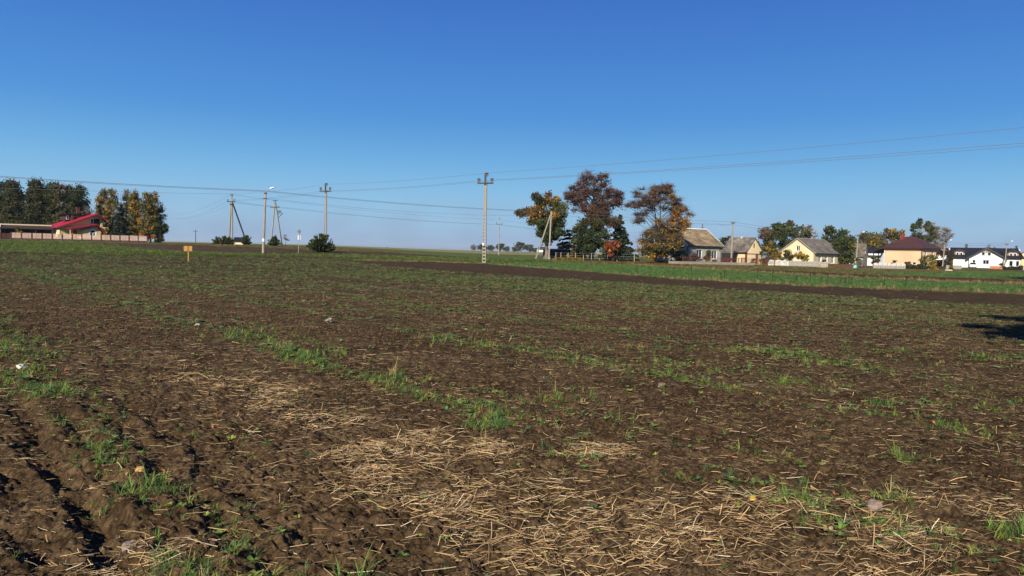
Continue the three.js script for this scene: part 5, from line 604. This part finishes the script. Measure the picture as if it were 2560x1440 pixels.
conifer({ name: 'golden_cypress', label: 'slim golden conifer beside the low grey board fence', pos: on(93.5, 156), seed: 125, h: 2.2, w: 0.45, pal: [[C.yellowGreen, 3], [C.gold, 1], [C.olive, 2]], layers: 11, needle: 0.2 });
tree({ name: 'clipped_hedge', label: 'low dark hedge before the right end of the white house', cat: 'hedge', pos: on(131.8, 193), seed: 126, turn: -0.1, trunk: 0.04, trunkTop: 0.7, leaf: 0.26, clumpR: 0.28, shell: 0, lobes: Array.from({ length: 8 }, (_, k) => [-1.75 + k * 0.5, 0.5, 0, 0.3, 0.5, 0.4, 150, [[C.darkGreen, 4], [C.green, 1]], 8]) });
tree({ name: 'garden_bush', label: 'thin bush at the foot of the lamp before the white house', cat: 'bush', pos: on(143.2, 214), seed: 127, trunk: 0.04, trunkTop: 1.2, leaf: 0.24, clumpR: 0.35, lobes: [[0, 1.0, 0, 0.8, 0.8, 0.7, 300, [[C.olive, 2], [C.brown, 2], [C.darkGreen, 1]]]] });
tree({ name: 'leafless_tree', label: 'wind-bent purplish tree behind the black roof', pos: on(195, 300), seed: 128, trunk: 0.2, trunkTop: 7.0, lean: 0.8, leaf: 0.36, clumpR: 0.6, twigs: 600, lobes: [[0.3, 6.6, 0, 1.7, 1.7, 1.5, 220, [[C.pink, 2], [C.grey, 2], [C.brown, 1]], 22]] });
tree({ name: 'garden_tree', label: 'small hazy tree left of the black roof', pos: on(182, 300), seed: 129, trunk: 0.15, trunkTop: 4, leaf: 0.4, clumpR: 0.5, lobes: [[0, 4.6, 0, 2.0, 1.6, 1.6, 320, [[C.olive, 2], [C.grey, 1], [C.brown, 1]], 16]] });
conifer({ label: 'small dark spruce at the right end of the black roof', pos: on(182, 265), seed: 130, h: 8.2, w: 2.0, pal: [[C.pine, 2], [C.blue, 2]], layers: 11, open: 0.15 });
conifer({ label: 'hazy conifer behind the lamp of the white house', pos: on(186, 285), seed: 131, h: 6.4, w: 1.5, pal: [[C.pine, 2], [C.olive, 1]], layers: 10 });

// far skyline
tree({ name: 'leafless_tree', label: 'lone pale thin tree on the skyline left of the middle pole', pos: on(-27, 505, 1), seed: 141, trunk: 0.2, trunkTop: 4.5, leaf: 0.6, clumpR: 0.8, twigs: 500, twigM: twigPale, twigLen: 1.3, lobes: [[0, 3.4, 0, 1.8, 1.9, 1.6, 200, [[C.pale, 3], [C.brown, 2]], 22]] });
{ const p = tree({ name: 'skyline_tree', label: 'first hazy tree of the row on the skyline right of the middle pole', pos: on(-34, 800, 2), seed: 142, trunk: 0.4, trunkTop: 6, leaf: 1.2, clumpR: 1.5, group: 'hazy trees on the skyline', lobes: [[0, 6, 0, 5.5, 4, 4, 420, [[C.darkGreen, 3], [C.olive, 2], [C.grey, 1]], 30]] });
  [[-25, 0.9, 'second'], [-14, 1.1, 'third'], [-7, 0.8, 'fourth'], [2, 0.75, 'fifth'], [9, 1.3, 'sixth'], [18, 1.05, 'seventh'], [24, 0.7, 'eighth'], [-138, 0.35, 'lone little']].forEach(([x, s, w]) => copyTree(p, on(x, 800, 2), x, [s, s, s], x === -138 ? 'lone little hazy bush on the skyline left of centre' : `${w} hazy tree of the row on the skyline right of the middle pole`));
  for (const [i, x] of [[0, 40], [1, 47]]) copyTree(p, on(x, 620, 1), x, [0.5 + i * 0.35, 0.75 + i * 0.3, 0.6], i ? 'hazy tree seen just left of the propped pole' : 'low hazy tree right of the far white cottage');
  const X = 28, D = 700, s = thing('far_cottage', 'far white cottage with dark roof on the skyline', 'cottage', [X, terrain(X, D) + 0.2, D], 0.2); part('wall', box(9, 2.6, 6, 0, 1.3, 0), M.whiteWall, s); part('roof', slab(v3(-5, 2.4, 3.4), v3(5, 2.4, 3.4), v3(4, 5, 0), v3(-4, 5, 0)), M.brownRoofDark, s); }
// two trees beside the viewer, outside the picture, whose shadows reach into it on the right
tree({ name: 'roadside_tree', label: 'roadside tree outside the picture shading the right edge of the field', pos: on(8.75, 3.8), seed: 151, trunk: 0.16, trunkTop: 6.5, leaf: 0.2, clumpR: 0.5, lobes: [[0, 6.2, 0, 2.3, 3.4, 2.3, 6000, [[C.olive, 2], [C.orange, 1], [C.gold, 1]], 60]] });
tree({ name: 'roadside_tree', label: 'second tree outside the picture shading the far meadow on the right', pos: on(41, 40), seed: 152, trunk: 0.3, trunkTop: 17, leaf: 0.42, clumpR: 0.8, lobes: [[0, 15.5, 0, 5.0, 4.0, 4.6, 3600, [[C.olive, 2], [C.green, 1], [C.gold, 1]], 60]] });

// ---------------------------------------------------------------- the field's surface: grass, weeds, straw, clods, leaves
const dummy = new THREE.Object3D(), tint = new THREE.Color();
function blades(n, seed, { len = 0.16, w = 0.006, spread = 0.05, bend = 0.6, seg = 3 } = {}) {
  const r = rngOf(seed), p = []; for (let i = 0; i < n; i++) { const a = r() * 6.283, L = len * (0.5 + 0.7 * r()), lean = (0.25 + 0.9 * r()) * bend, bx = gauss(r) * spread, bz = gauss(r) * spread, ca = Math.cos(a), sa = Math.sin(a), hw = w * (0.7 + 0.6 * r()) / 2; let px = bx, py = -0.01, pz = bz, wd = hw; for (let s = 1; s <= seg; s++) { const t = s / seg, th = lean * t * 1.3, nx = px + ca * Math.sin(th) * L / seg, ny = py + Math.cos(th) * L / seg, nz = pz + sa * Math.sin(th) * L / seg, nw = s === seg ? 0 : hw * (1 - 0.25 * t); const q = [[px - sa * wd, py, pz + ca * wd], [px + sa * wd, py, pz - ca * wd], [nx + sa * nw, ny, nz - ca * nw], [nx - sa * nw, ny, nz + ca * nw]]; for (const k of s === seg ? [0, 1, 2] : [0, 1, 2, 0, 2, 3]) p.push(...q[k]); px = nx; py = ny; pz = nz; wd = nw; } }
  const g = new THREE.BufferGeometry(); g.setAttribute('position', new THREE.Float32BufferAttribute(p, 3)); g.computeVertexNormals(); return g; }
function rosette(n, seed, len = 0.07) { const r = rngOf(seed), p = []; for (let i = 0; i < n; i++) { const a = i * 2.4 + r(), L = len * (0.6 + 0.6 * r()), up = 0.25 + 0.6 * r(), ca = Math.cos(a), sa = Math.sin(a), w = L * 0.28, m = [ca * L * 0.55, 0.01 + L * 0.55 * up, sa * L * 0.55], e = [ca * L, 0.01 + L * up * 0.75, sa * L], b = [0, 0.004, 0], l = [m[0] - sa * w, m[1] + 0.004, m[2] + ca * w], q = [m[0] + sa * w, m[1] + 0.004, m[2] - ca * w]; p.push(...b, ...q, ...m, ...b, ...m, ...l, ...m, ...q, ...e, ...m, ...e, ...l); } const g = new THREE.BufferGeometry(); g.setAttribute('position', new THREE.Float32BufferAttribute(p, 3)); g.computeVertexNormals(); return g; }
function strawStem(seed, kink) { const r = rngOf(seed), p = [], pts = [[-0.5, 0, 0], [-0.1, 0.02 * (r() - 0.5), kink * 0.4], [0.25, 0.01, kink], [0.5, 0, kink * (r() < 0.5 ? 2.2 : -0.3)]], w = 0.5; for (let i = 0; i < 3; i++) { const a = pts[i], b = pts[i + 1], ring = (q) => [[q[0], q[1] - w * 0.3, q[2] - w], [q[0], q[1] + w * 0.6, q[2]], [q[0], q[1] - w * 0.3, q[2] + w]], A = ring(a), B = ring(b); for (let k = 0; k < 3; k++) { const k1 = (k + 1) % 3; p.push(...A[k], ...B[k], ...B[k1], ...A[k], ...B[k1], ...A[k1]); } } const g = new THREE.BufferGeometry(); g.setAttribute('position', new THREE.Float32BufferAttribute(p, 3)); g.computeVertexNormals(); return g; }
// collects copies of a few shapes; built as instanced ground cover under one name
class Cover { constructor(shapes, mats) { this.s = shapes.map((g, i) => ({ g, m: Array.isArray(mats) ? mats[i] : mats, mx: [], c: [] })); }
  put(k, x, y, d, sx, sy, sz, ry, rx, rz, col) { dummy.position.set(x, y, -d); dummy.rotation.set(rx, ry, rz, 'YXZ'); dummy.scale.set(sx, sy, sz); dummy.updateMatrix(); const s = this.s[k % this.s.length]; s.mx.push(dummy.matrix.clone()); s.c.push(col[0], col[1], col[2]); }
  build(name, partName, label, category) { const grp = new THREE.Group(); grp.name = numbered(name); grp.userData = { kind: 'stuff', label, category }; scene.add(grp); let n = 0; for (const s of this.s) if (s.mx.length) { const im = new THREE.InstancedMesh(s.g, s.m, s.mx.length); im.name = partName; im.userData.kind = 'stuff'; s.mx.forEach((m, i) => { im.setMatrixAt(i, m); im.setColorAt(i, tint.setRGB(s.c[i * 3], s.c[i * 3 + 1], s.c[i * 3 + 2])); }); im.castShadow = im.receiveShadow = true; grp.add(im); n += s.mx.length; } console.log(name, n); return grp; } }
const tufts = [blades(24, 1, { len: 0.16, w: 0.006, bend: 1.7, spread: 0.03 }), blades(16, 2, { len: 0.21, w: 0.0065, bend: 2.1, spread: 0.025 }), blades(26, 3, { len: 0.12, w: 0.005, spread: 0.07, bend: 1.9 }), blades(10, 4, { len: 0.14, w: 0.0075, bend: 2.4, spread: 0.03 }), rosette(9, 5, 0.08), rosette(12, 6, 0.06)];
const smallTufts = [blades(9, 7, { len: 0.14, w: 0.011, seg: 2, spread: 0.06 }), blades(7, 8, { len: 0.11, w: 0.013, seg: 2, bend: 1, spread: 0.08 }), rosette(7, 9, 0.09)];
const sector = (r, d0, d1, t) => { const d = Math.sqrt(d0 * d0 + r() * (d1 * d1 - d0 * d0)), x = (r() * 2 - 1) * (t * d + 0.4); return [x, d]; };
const greens = (r) => { const k = r(); const c = k < 0.5 ? [0.115, 0.195, 0.038] : k < 0.7 ? [0.085, 0.165, 0.055] : k < 0.92 ? [0.21, 0.25, 0.05] : [0.32, 0.26, 0.10]; const j = 0.65 + 0.7 * r(); return [c[0] * j, c[1] * j, c[2] * j]; };
const dull = (r) => { const k = r(), j = 0.6 + 0.8 * r(), c = k < 0.5 ? [0.088, 0.142, 0.038] : k < 0.7 ? [0.125, 0.122, 0.042] : k < 0.88 ? [0.20, 0.14, 0.068] : [0.165, 0.185, 0.05]; return [c[0] * j, c[1] * j, c[2] * j]; };
{ // grass and weeds
  const r = rngOf(301), near = new Cover(tufts, bladeMat), far = new Cover(smallTufts, bladeMat);
  for (let i = 0; i < 62000; i++) { const [x, d] = sector(r, 2.6, 13, 0.80); const w = weedCover(x, d); if (r() > w ** 1.5 * 0.5 + 0.026) continue; const s = (0.22 + 0.6 * r() * r() + 0.2 * r()) * lerp(0.7, 1.15, w), broad = r() < 0.3; near.put(broad ? 4 + Math.floor(r() * 2) : Math.floor(r() * 4), x, ground(x, d), d, s, s * (0.6 + 0.5 * r()), s, r() * 6.283, gauss(r) * 0.2, gauss(r) * 0.2, greens(r)); }
  for (const [cx, cd, rad, n] of [[-0.17, 6.75, 0.17, 70], [-2.35, 4.75, 0.2, 60], [-1.75, 3.55, 0.16, 50], [-7.2, 10.2, 0.5, 120], [-6.0, 8.9, 0.3, 60], [-2.9, 10.7, 0.4, 90], [-1.4, 8.9, 0.3, 80], [-4.7, 13.4, 0.6, 120], [3.6, 9.5, 0.12, 26], [4.2, 8.2, 0.14, 30], [3.2, 5.9, 0.1, 22], [4.4, 7.2, 0.2, 36], [2.6, 4.9, 0.12, 24], [3.0, 4.3, 0.14, 26], [0.7, 8.2, 0.35, 40], [1.2, 10.8, 0.5, 60], [-0.9, 12.9, 0.6, 80], [2.0, 3.45, 0.12, 24], [-0.75, 3.4, 0.14, 26]]) for (let i = 0; i < n * 0.55; i++) { const x = cx + gauss(r) * rad * 1.15, d = cd + gauss(r) * rad * 1.15, s = 0.35 + 0.75 * r() * r() + 0.2 * r(); near.put(Math.floor(r() * 4), x, ground(x, d), d, s, s * (0.65 + 0.5 * r()), s, r() * 6.283, gauss(r) * 0.2, gauss(r) * 0.2, greens(r)); }
  for (let i = 0; i < 260000; i++) { const [x, d] = sector(r, 11, 46, 0.80); if (zone(x, d).kind !== 'field') continue; const w = weedCover(x, d); if (r() > w ** 1.4 * 0.95 * ss(9, 15, d) + 0.03) continue; const s = (0.35 + 0.75 * r()) * lerp(0.9, 1.3, ss(15, 40, d)); far.put(Math.floor(r() * 3), x, ground(x, d), d, s, s * (0.3 + 0.3 * r()), s, r() * 6.283, 0, 0, dull(r)); }
  for (let i = 0; i < 110000; i++) { const [x, d] = sector(r, 46, 92, 0.80); if (zone(x, d).kind !== 'field') continue; if (r() > weedCover(x, d) * 0.8) continue; const s = 1.0 + 1.1 * r(); far.put(Math.floor(r() * 3), x, ground(x, d), d, s, s * (0.3 + 0.3 * r()), s, r() * 6.283, 0, 0, dull(r)); }
  near.build('weed_grass', 'tuft', 'green grass tufts and weeds growing in rows on the near soil', 'grass'); far.build('sparse_grass', 'tuft', 'thin green weeds speckling the middle and far field', 'grass');
}
{ // winter crop, verge, dry grass strips, meadow
  const r = rngOf(302), crop = new Cover(smallTufts.slice(0, 2), bladeMat), dry = new Cover([blades(10, 21, { len: 0.5, w: 0.016, seg: 2, bend: 0.6, spread: 0.1 }), blades(8, 22, { len: 0.35, w: 0.018, seg: 2, bend: 0.9, spread: 0.14 })], bladeMat), verge = new Cover([blades(12, 23, { len: 0.28, w: 0.02, seg: 2, bend: 0.8, spread: 0.14 }), blades(9, 24, { len: 0.2, w: 0.022, seg: 2, bend: 1, spread: 0.16 })], bladeMat);
  for (let i = 0; i < 260000; i++) {
    const [x, d] = sector(r, 24, 150, 0.82), k = zone(x, d).kind;
    if (k === 'crop') { if (r() < 0.3) { const s = 1.1 + 0.9 * r(), j = 0.8 + 0.4 * r(); crop.put(r() < 0.5 ? 0 : 1, x, ground(x, d), d, s * 1.4, s * 0.4, s * 1.4, r() * 6.283, 0, 0, [0.105 * j, 0.185 * j, 0.045 * j]); } }
    else if (k === 'dry') { if (r() < 0.8) { const s = 0.35 + 0.8 * r(), j = 0.6 + 0.7 * r(); dry.put(r() < 0.5 ? 0 : 1, x, ground(x, d), d, s, s * 0.6, s, r() * 6.283, 0, 0, r() < 0.75 ? [0.26 * j, 0.19 * j, 0.09 * j] : [0.11 * j, 0.11 * j, 0.035 * j]); } }
    else if (k === 'verge' || k === 'leftgreen') { if (r() < 0.75) { const s = 0.6 + 1.0 * r(), j = 0.6 + 0.8 * r(); verge.put(r() < 0.5 ? 0 : 1, x, ground(x, d), d, s, s * 0.5, s, r() * 6.283, 0, 0, r() < 0.75 ? [0.098 * j, 0.155 * j, 0.028 * j] : [0.20 * j, 0.18 * j, 0.05 * j]); } }
    else if (k === 'meadow' || k === 'rough') { if (r() < 0.35) { const s = 0.6 + 0.8 * r(), j = 0.6 + 0.8 * r(); verge.put(r() < 0.5 ? 0 : 1, x, ground(x, d), d, s, s * 0.45, s, r() * 6.283, 0, 0, r() < 0.55 ? [0.12 * j, 0.12 * j, 0.03 * j] : [0.20 * j, 0.15 * j, 0.06 * j]); } }
    else if ((k === 'tilled' || k === 'ploughed') && r() < 0.02) { const s = 0.2 + 0.35 * r(), j = 0.6 + 0.6 * r(); dry.put(1, x, ground(x, d), d, s, s * 0.5, s, r() * 6.283, 0, 0, [0.2 * j, 0.15 * j, 0.08 * j]); }
  }
  crop.build('winter_crop', 'seedling', 'bright green young winter crop in strips before the houses', 'crop'); dry.build('dry_grass', 'tuft', 'tan dry grass along the edges of the crop strips', 'grass'); verge.build('verge_grass', 'tuft', 'rough green grass on the verge and the meadows', 'grass');
  const lv = new Cover([rosette(4, 31, 0.2)], bladeMat); for (let i = 0; i < 3500; i++) { const x = 12 + r() * 14, d = 106 + r() * 18; if (r() > Math.exp(-(((x - 23) / 5) ** 2)) + 0.25) continue; lv.put(0, x, ground(x, d) + 0.02, d, 1, 0.5, 1, r() * 6.283, 0, 0, mixCol([[C.orange, 3], [C.gold, 2], [C.rust, 2]], r)); } lv.build('leaf_litter', 'leaf', 'carpet of orange leaves on the ground under the half bare tree', 'leaves');
  const fl = new Cover([blades(10, 32, { len: 0.5, w: 0.06, seg: 2, spread: 0.2 })], bladeMat); for (let i = 0; i < 420; i++) { const x = 7.6 + r() * 5, d = 133.4 + gauss(r) * 0.5; fl.put(0, x, ground(x, d), d, 1, 0.8 + 0.5 * r(), 1, r() * 6.283, 0, 0, mixCol([[C.yellowGreen, 3], [C.gold, 2], [C.olive, 2]], r)); } fl.build('yellow_border', 'plant', 'yellow flower border along the foot of the wire fence', 'plants');
}
{ // straw
  const r = rngOf(303), st = new Cover([strawStem(41, 0.4), strawStem(42, -1.1), strawStem(43, 2.4), strawStem(44, 6)], strawMat);
  const col = () => { const j = 0.25 + 0.95 * r(), k = r(); const c = k < 0.5 ? [0.50, 0.335, 0.150] : k < 0.85 ? [0.30, 0.180, 0.078] : [0.62, 0.50, 0.31]; return [c[0] * j, c[1] * j, c[2] * j]; };
  const lay = (x, d, long, up) => { const L = long * (0.22 + r() * r() * 1.35), w = 0.0028 + 0.0055 * r() * r(), yaw = r() < 0.45 ? 0.35 + gauss(r) * 0.8 : r() * 6.283; st.put(Math.floor(r() * 4), x, ground(x, d) + 0.004 + up * r(), d, L, w, w, yaw, gauss(r) * 0.2, r() < 0.06 ? 0.4 + r() : gauss(r) * (up > 0.01 ? 0.45 : 0.16), col()); };
  for (let i = 0; i < 110000; i++) { const [x, d] = sector(r, 2.7, 12, 0.80), s = strawCover(x, d); if (r() > s * s * 0.36 + 0.14 * s + 0.02) continue; lay(x, d, 0.15, s > 0.5 ? 0.025 : 0.006); }
  for (let i = 0; i < 26000; i++) { const [x, d] = sector(r, 11, 42, 0.80); if (zone(x, d).kind !== 'field' || r() > 0.35 + 0.5 * nB(x * 0.3, d * 0.3)) continue; lay(x, d, 0.22, 0.01); }
  const bits = new Cover([strawStem(45, 3), strawStem(46, -6), strawStem(47, 12)], strawMat), bit = (x, d, L) => { const j = 0.35 + 0.8 * r(), c = r() < 0.7 ? [0.20, 0.130, 0.066] : r() < 0.6 ? [0.34, 0.25, 0.13] : [0.10, 0.062, 0.034], w = 0.0022 + 0.003 * r(); bits.put(Math.floor(r() * 3), x, ground(x, d) + 0.004, d, L * (0.3 + r()), w, w, r() * 6.283, gauss(r) * 0.3, gauss(r) * 0.3, [c[0] * j, c[1] * j, c[2] * j]); };
  for (let i = 0; i < 42000; i++) { const [x, d] = sector(r, 2.7, 11, 0.80); if (r() < 0.35 + 0.5 * strawCover(x, d) + 0.3 * nC(x, d)) bit(x, d, 0.055); }
  for (let i = 0; i < 60000; i++) { const [x, d] = sector(r, 10, 34, 0.80); if (zone(x, d).kind === 'field' && r() < 0.5 + 0.5 * nC(x * 0.4, d * 0.4)) bit(x, d, 0.11); }
  bits.build('plant_litter', 'bit', 'fine brown plant bits and rootlets scattered over the soil', 'litter');
  // heaps: small mounds of crumpled straw
  for (const [cx, cd, rad, n, h] of [[-1.15, 5.75, 0.32, 900, 0.07], [-0.95, 5.1, 0.3, 700, 0.05], [-0.15, 5.85, 0.2, 700, 0.12], [0.78, 5.9, 0.24, 500, 0.06], [-0.7, 6.3, 0.3, 500, 0.04], [-0.35, 4.55, 0.35, 700, 0.04], [-1.9, 3.62, 0.28, 650, 0.04], [-2.6, 8.2, 0.35, 300, 0.03], [0.9, 4.3, 0.45, 800, 0.03], [1.6, 4.7, 0.4, 600, 0.03], [2.2, 3.9, 0.4, 600, 0.03], [0.2, 3.9, 0.4, 500, 0.03], [-0.9, 17.5, 0.5, 160, 0.08]]) for (let i = 0; i < n * 0.36; i++) { const gx = gauss(r), gd = gauss(r), x = cx + gx * rad, d = cd + gd * rad, k = Math.exp(-(gx * gx + gd * gd)); lay(x, d, 0.13, 0.01 + h * k); }
  st.build('straw_litter', 'stalk', 'pale straw strewn over the near soil in bands and heaps', 'straw');
}
{ // clods of soil and small stones
  const r = rngOf(304), clod = (seed) => { const g = new THREE.IcosahedronGeometry(1, 1), p = g.attributes.position, q = rngOf(seed), o = q() * 50; for (let i = 0; i < p.count; i++) { const x = p.getX(i), y = p.getY(i), z = p.getZ(i), k = 1 + 0.35 * nA(x * 1.3 + o, y * 1.3 + z) + 0.2 * nB(x * 3 + o, z * 3 + y); p.setXYZ(i, x * k, y * k * 0.7, z * k); } g.computeVertexNormals(); return g; };
  const cv = new Cover([clod(1), clod(2), clod(3), clod(4)], new THREE.MeshPhysicalMaterial({ roughness: 1, specularIntensity: 0.08 }));
  for (let i = 0; i < 60000; i++) { const [x, d] = sector(r, 2.7, 26, 0.80); if (zone(x, d).kind !== 'field' || (d > 10 && r() < 0.35)) continue; const s = 0.005 + 0.022 * r() * r() * r() + (d > 12 ? 0.008 : 0), j = 0.75 + 0.5 * r(); cv.put(Math.floor(r() * 4), x, ground(x, d) + s * 0.15, d, s * (0.8 + 0.6 * r()), s, s * (0.8 + 0.6 * r()), r() * 6.283, 0, 0, [0.090 * j, 0.058 * j, 0.031 * j]); }
  cv.build('soil_clods', 'clod', 'crumbly brown clods of soil scattered over the field', 'clods');
  const lf = new Cover([rosette(1, 51, 0.07).translate(-0.03, -0.012, 0), rosette(1, 52, 0.06).translate(-0.03, -0.01, 0)], bladeMat); for (let i = 0; i < 1500; i++) { const [x, d] = sector(r, 2.8, 10, 0.8); if (r() > 0.12 + 0.5 * ss(-0.5, 3, x) * ss(9, 4, d)) continue; const s = 0.55 + 0.6 * r(); lf.put(i, x, ground(x, d) + 0.012, d, s, s * (0.5 + r()), s, r() * 6.283, gauss(r) * 0.4, gauss(r) * 0.4, mixCol([[[0.36, 0.13, 0.05], 4], [[0.30, 0.16, 0.09], 2], [[0.42, 0.30, 0.14], 1]], r, 0.3)); } lf.build('fallen_leaves', 'leaf', 'orange fallen leaves scattered over the near soil on the right', 'leaves');
  const stone = (label, x, d, s, c, seed) => { const g = clod(seed); g.scale(s[0], s[1], s[2]); const m = part('stone', g, std(rgb(...c), 0.9, { map: cl(concreteTex, 1) }), scene); m.position.set(x, ground(x, d) + s[1] * 0.3, -d); m.rotation.y = seed; tag(m, label, 'stone'); };
  stone('largest angular grey stone lying in the straw at lower right', 2.36, 4.62, [0.055, 0.055, 0.05], [150, 130, 115], 61); stone('small round stone touching the largest grey stone', 2.26, 4.66, [0.022, 0.02, 0.018], [190, 175, 150], 62); stone('grey stone half hidden beside straw at lower left', -2.03, 3.85, [0.035, 0.04, 0.035], [140, 128, 122], 63); stone('tan stone among grass left of the deep furrow', -2.55, 5.0, [0.035, 0.03, 0.03], [190, 155, 95], 64); stone('bright white stone near the left edge of the field', -6.1, 9.05, [0.05, 0.045, 0.05], [225, 222, 215], 65); stone('small white stone right of the bright white one', -5.9, 8.95, [0.028, 0.02, 0.02], [215, 212, 205], 66); stone('brown stone lying in bare soil right of centre', 1.9, 9.1, [0.06, 0.045, 0.05], [135, 112, 92], 67); stone('grey stone far off in the left middle field', -3.9, 15.6, [0.09, 0.07, 0.08], [150, 138, 120], 68); stone('small white pebble in the mid-left grass row', -6.2, 14.4, [0.05, 0.04, 0.05], [220, 218, 212], 69); stone('yellow fallen apple lying in the straw at lower right', 1.62, 4.75, [0.022, 0.022, 0.022], [235, 190, 60], 70); stone('tan stone on the soil in front of the straw heap', -0.98, 5.35, [0.03, 0.025, 0.025], [200, 160, 110], 72);
}
{ // dark dry weed stalks standing in the crop strip
  const spots = [[1681, 20], [1726, 26], [1809, 22], [1800, 16], [1891, 24], [1930, 22], [2024, 22], [2053, 30], [2068, 18], [2100, 14], [2111, 16], [2120, 20], [2126, 16], [2209, 28], [2262, 26], [1460, 14], [1988, 16]], r = rngOf(305);
  spots.forEach(([px, h], i) => { const d = [62, 58, 52, 50, 50, 49, 50, 48, 49, 47, 47, 47, 47, 46, 45, 72, 47][i], x = d * (px - 1278) / 1828, H = h * d / 1828 * (0.9 + 0.2 * r()), t = thing('dry_stalk', `dry weed stalk number ${['one', 'two', 'three', 'four', 'five', 'six', 'seven', 'eight', 'nine', 'ten', 'eleven', 'twelve', 'thirteen', 'fourteen', 'fifteen', 'sixteen', 'seventeen'][i]}`, 'weed', [x, ground(x, d) - 0.02, d], r() * 6, 'dry weed stalks in the crop strip'); t.userData.label = `${['first', 'second', 'fourth', 'third', 'fifth', 'sixth', 'eighth', 'ninth', 'tenth', 'eleventh', 'twelfth', 'thirteenth', 'fourteenth', 'fifteenth', 'sixteenth', 'lone short', 'seventh'][i]} dry dark weed stalk from the left in the green crop strip`; const lean = gauss(r) * 0.12 + (i === 6 ? 0.2 : 0); part('stem', bar(v3(0, 0, 0), v3(lean * H, H, 0), 0.022, 0.012, 5), M.barkDark, t); const q = []; for (let k = 0; k < 4; k++) { const y = H * (0.5 + 0.12 * k), a = r() * 6.3; q.push(bar(v3(lean * y, y, 0), v3(lean * y + Math.cos(a) * 0.1, y + 0.13, Math.sin(a) * 0.1), 0.012, 0.006, 4)); } part('seed_head', q, M.barkDark, t); });
  const t = tree({ name: 'brush_heap', label: 'low dark heap of brushwood under the tall copper tree', cat: 'brushwood', pos: on(14.2, 126), seed: 161, trunk: 0.05, trunkTop: 0.6, leaf: 0.18, clumpR: 0.3, twigs: 160, twigLen: 0.5, lobes: [[0, 0.3, 0, 1.2, 0.3, 0.6, 120, [[C.brown, 2], [C.copper, 1]]]] });
}
renderer.render(scene, camera);
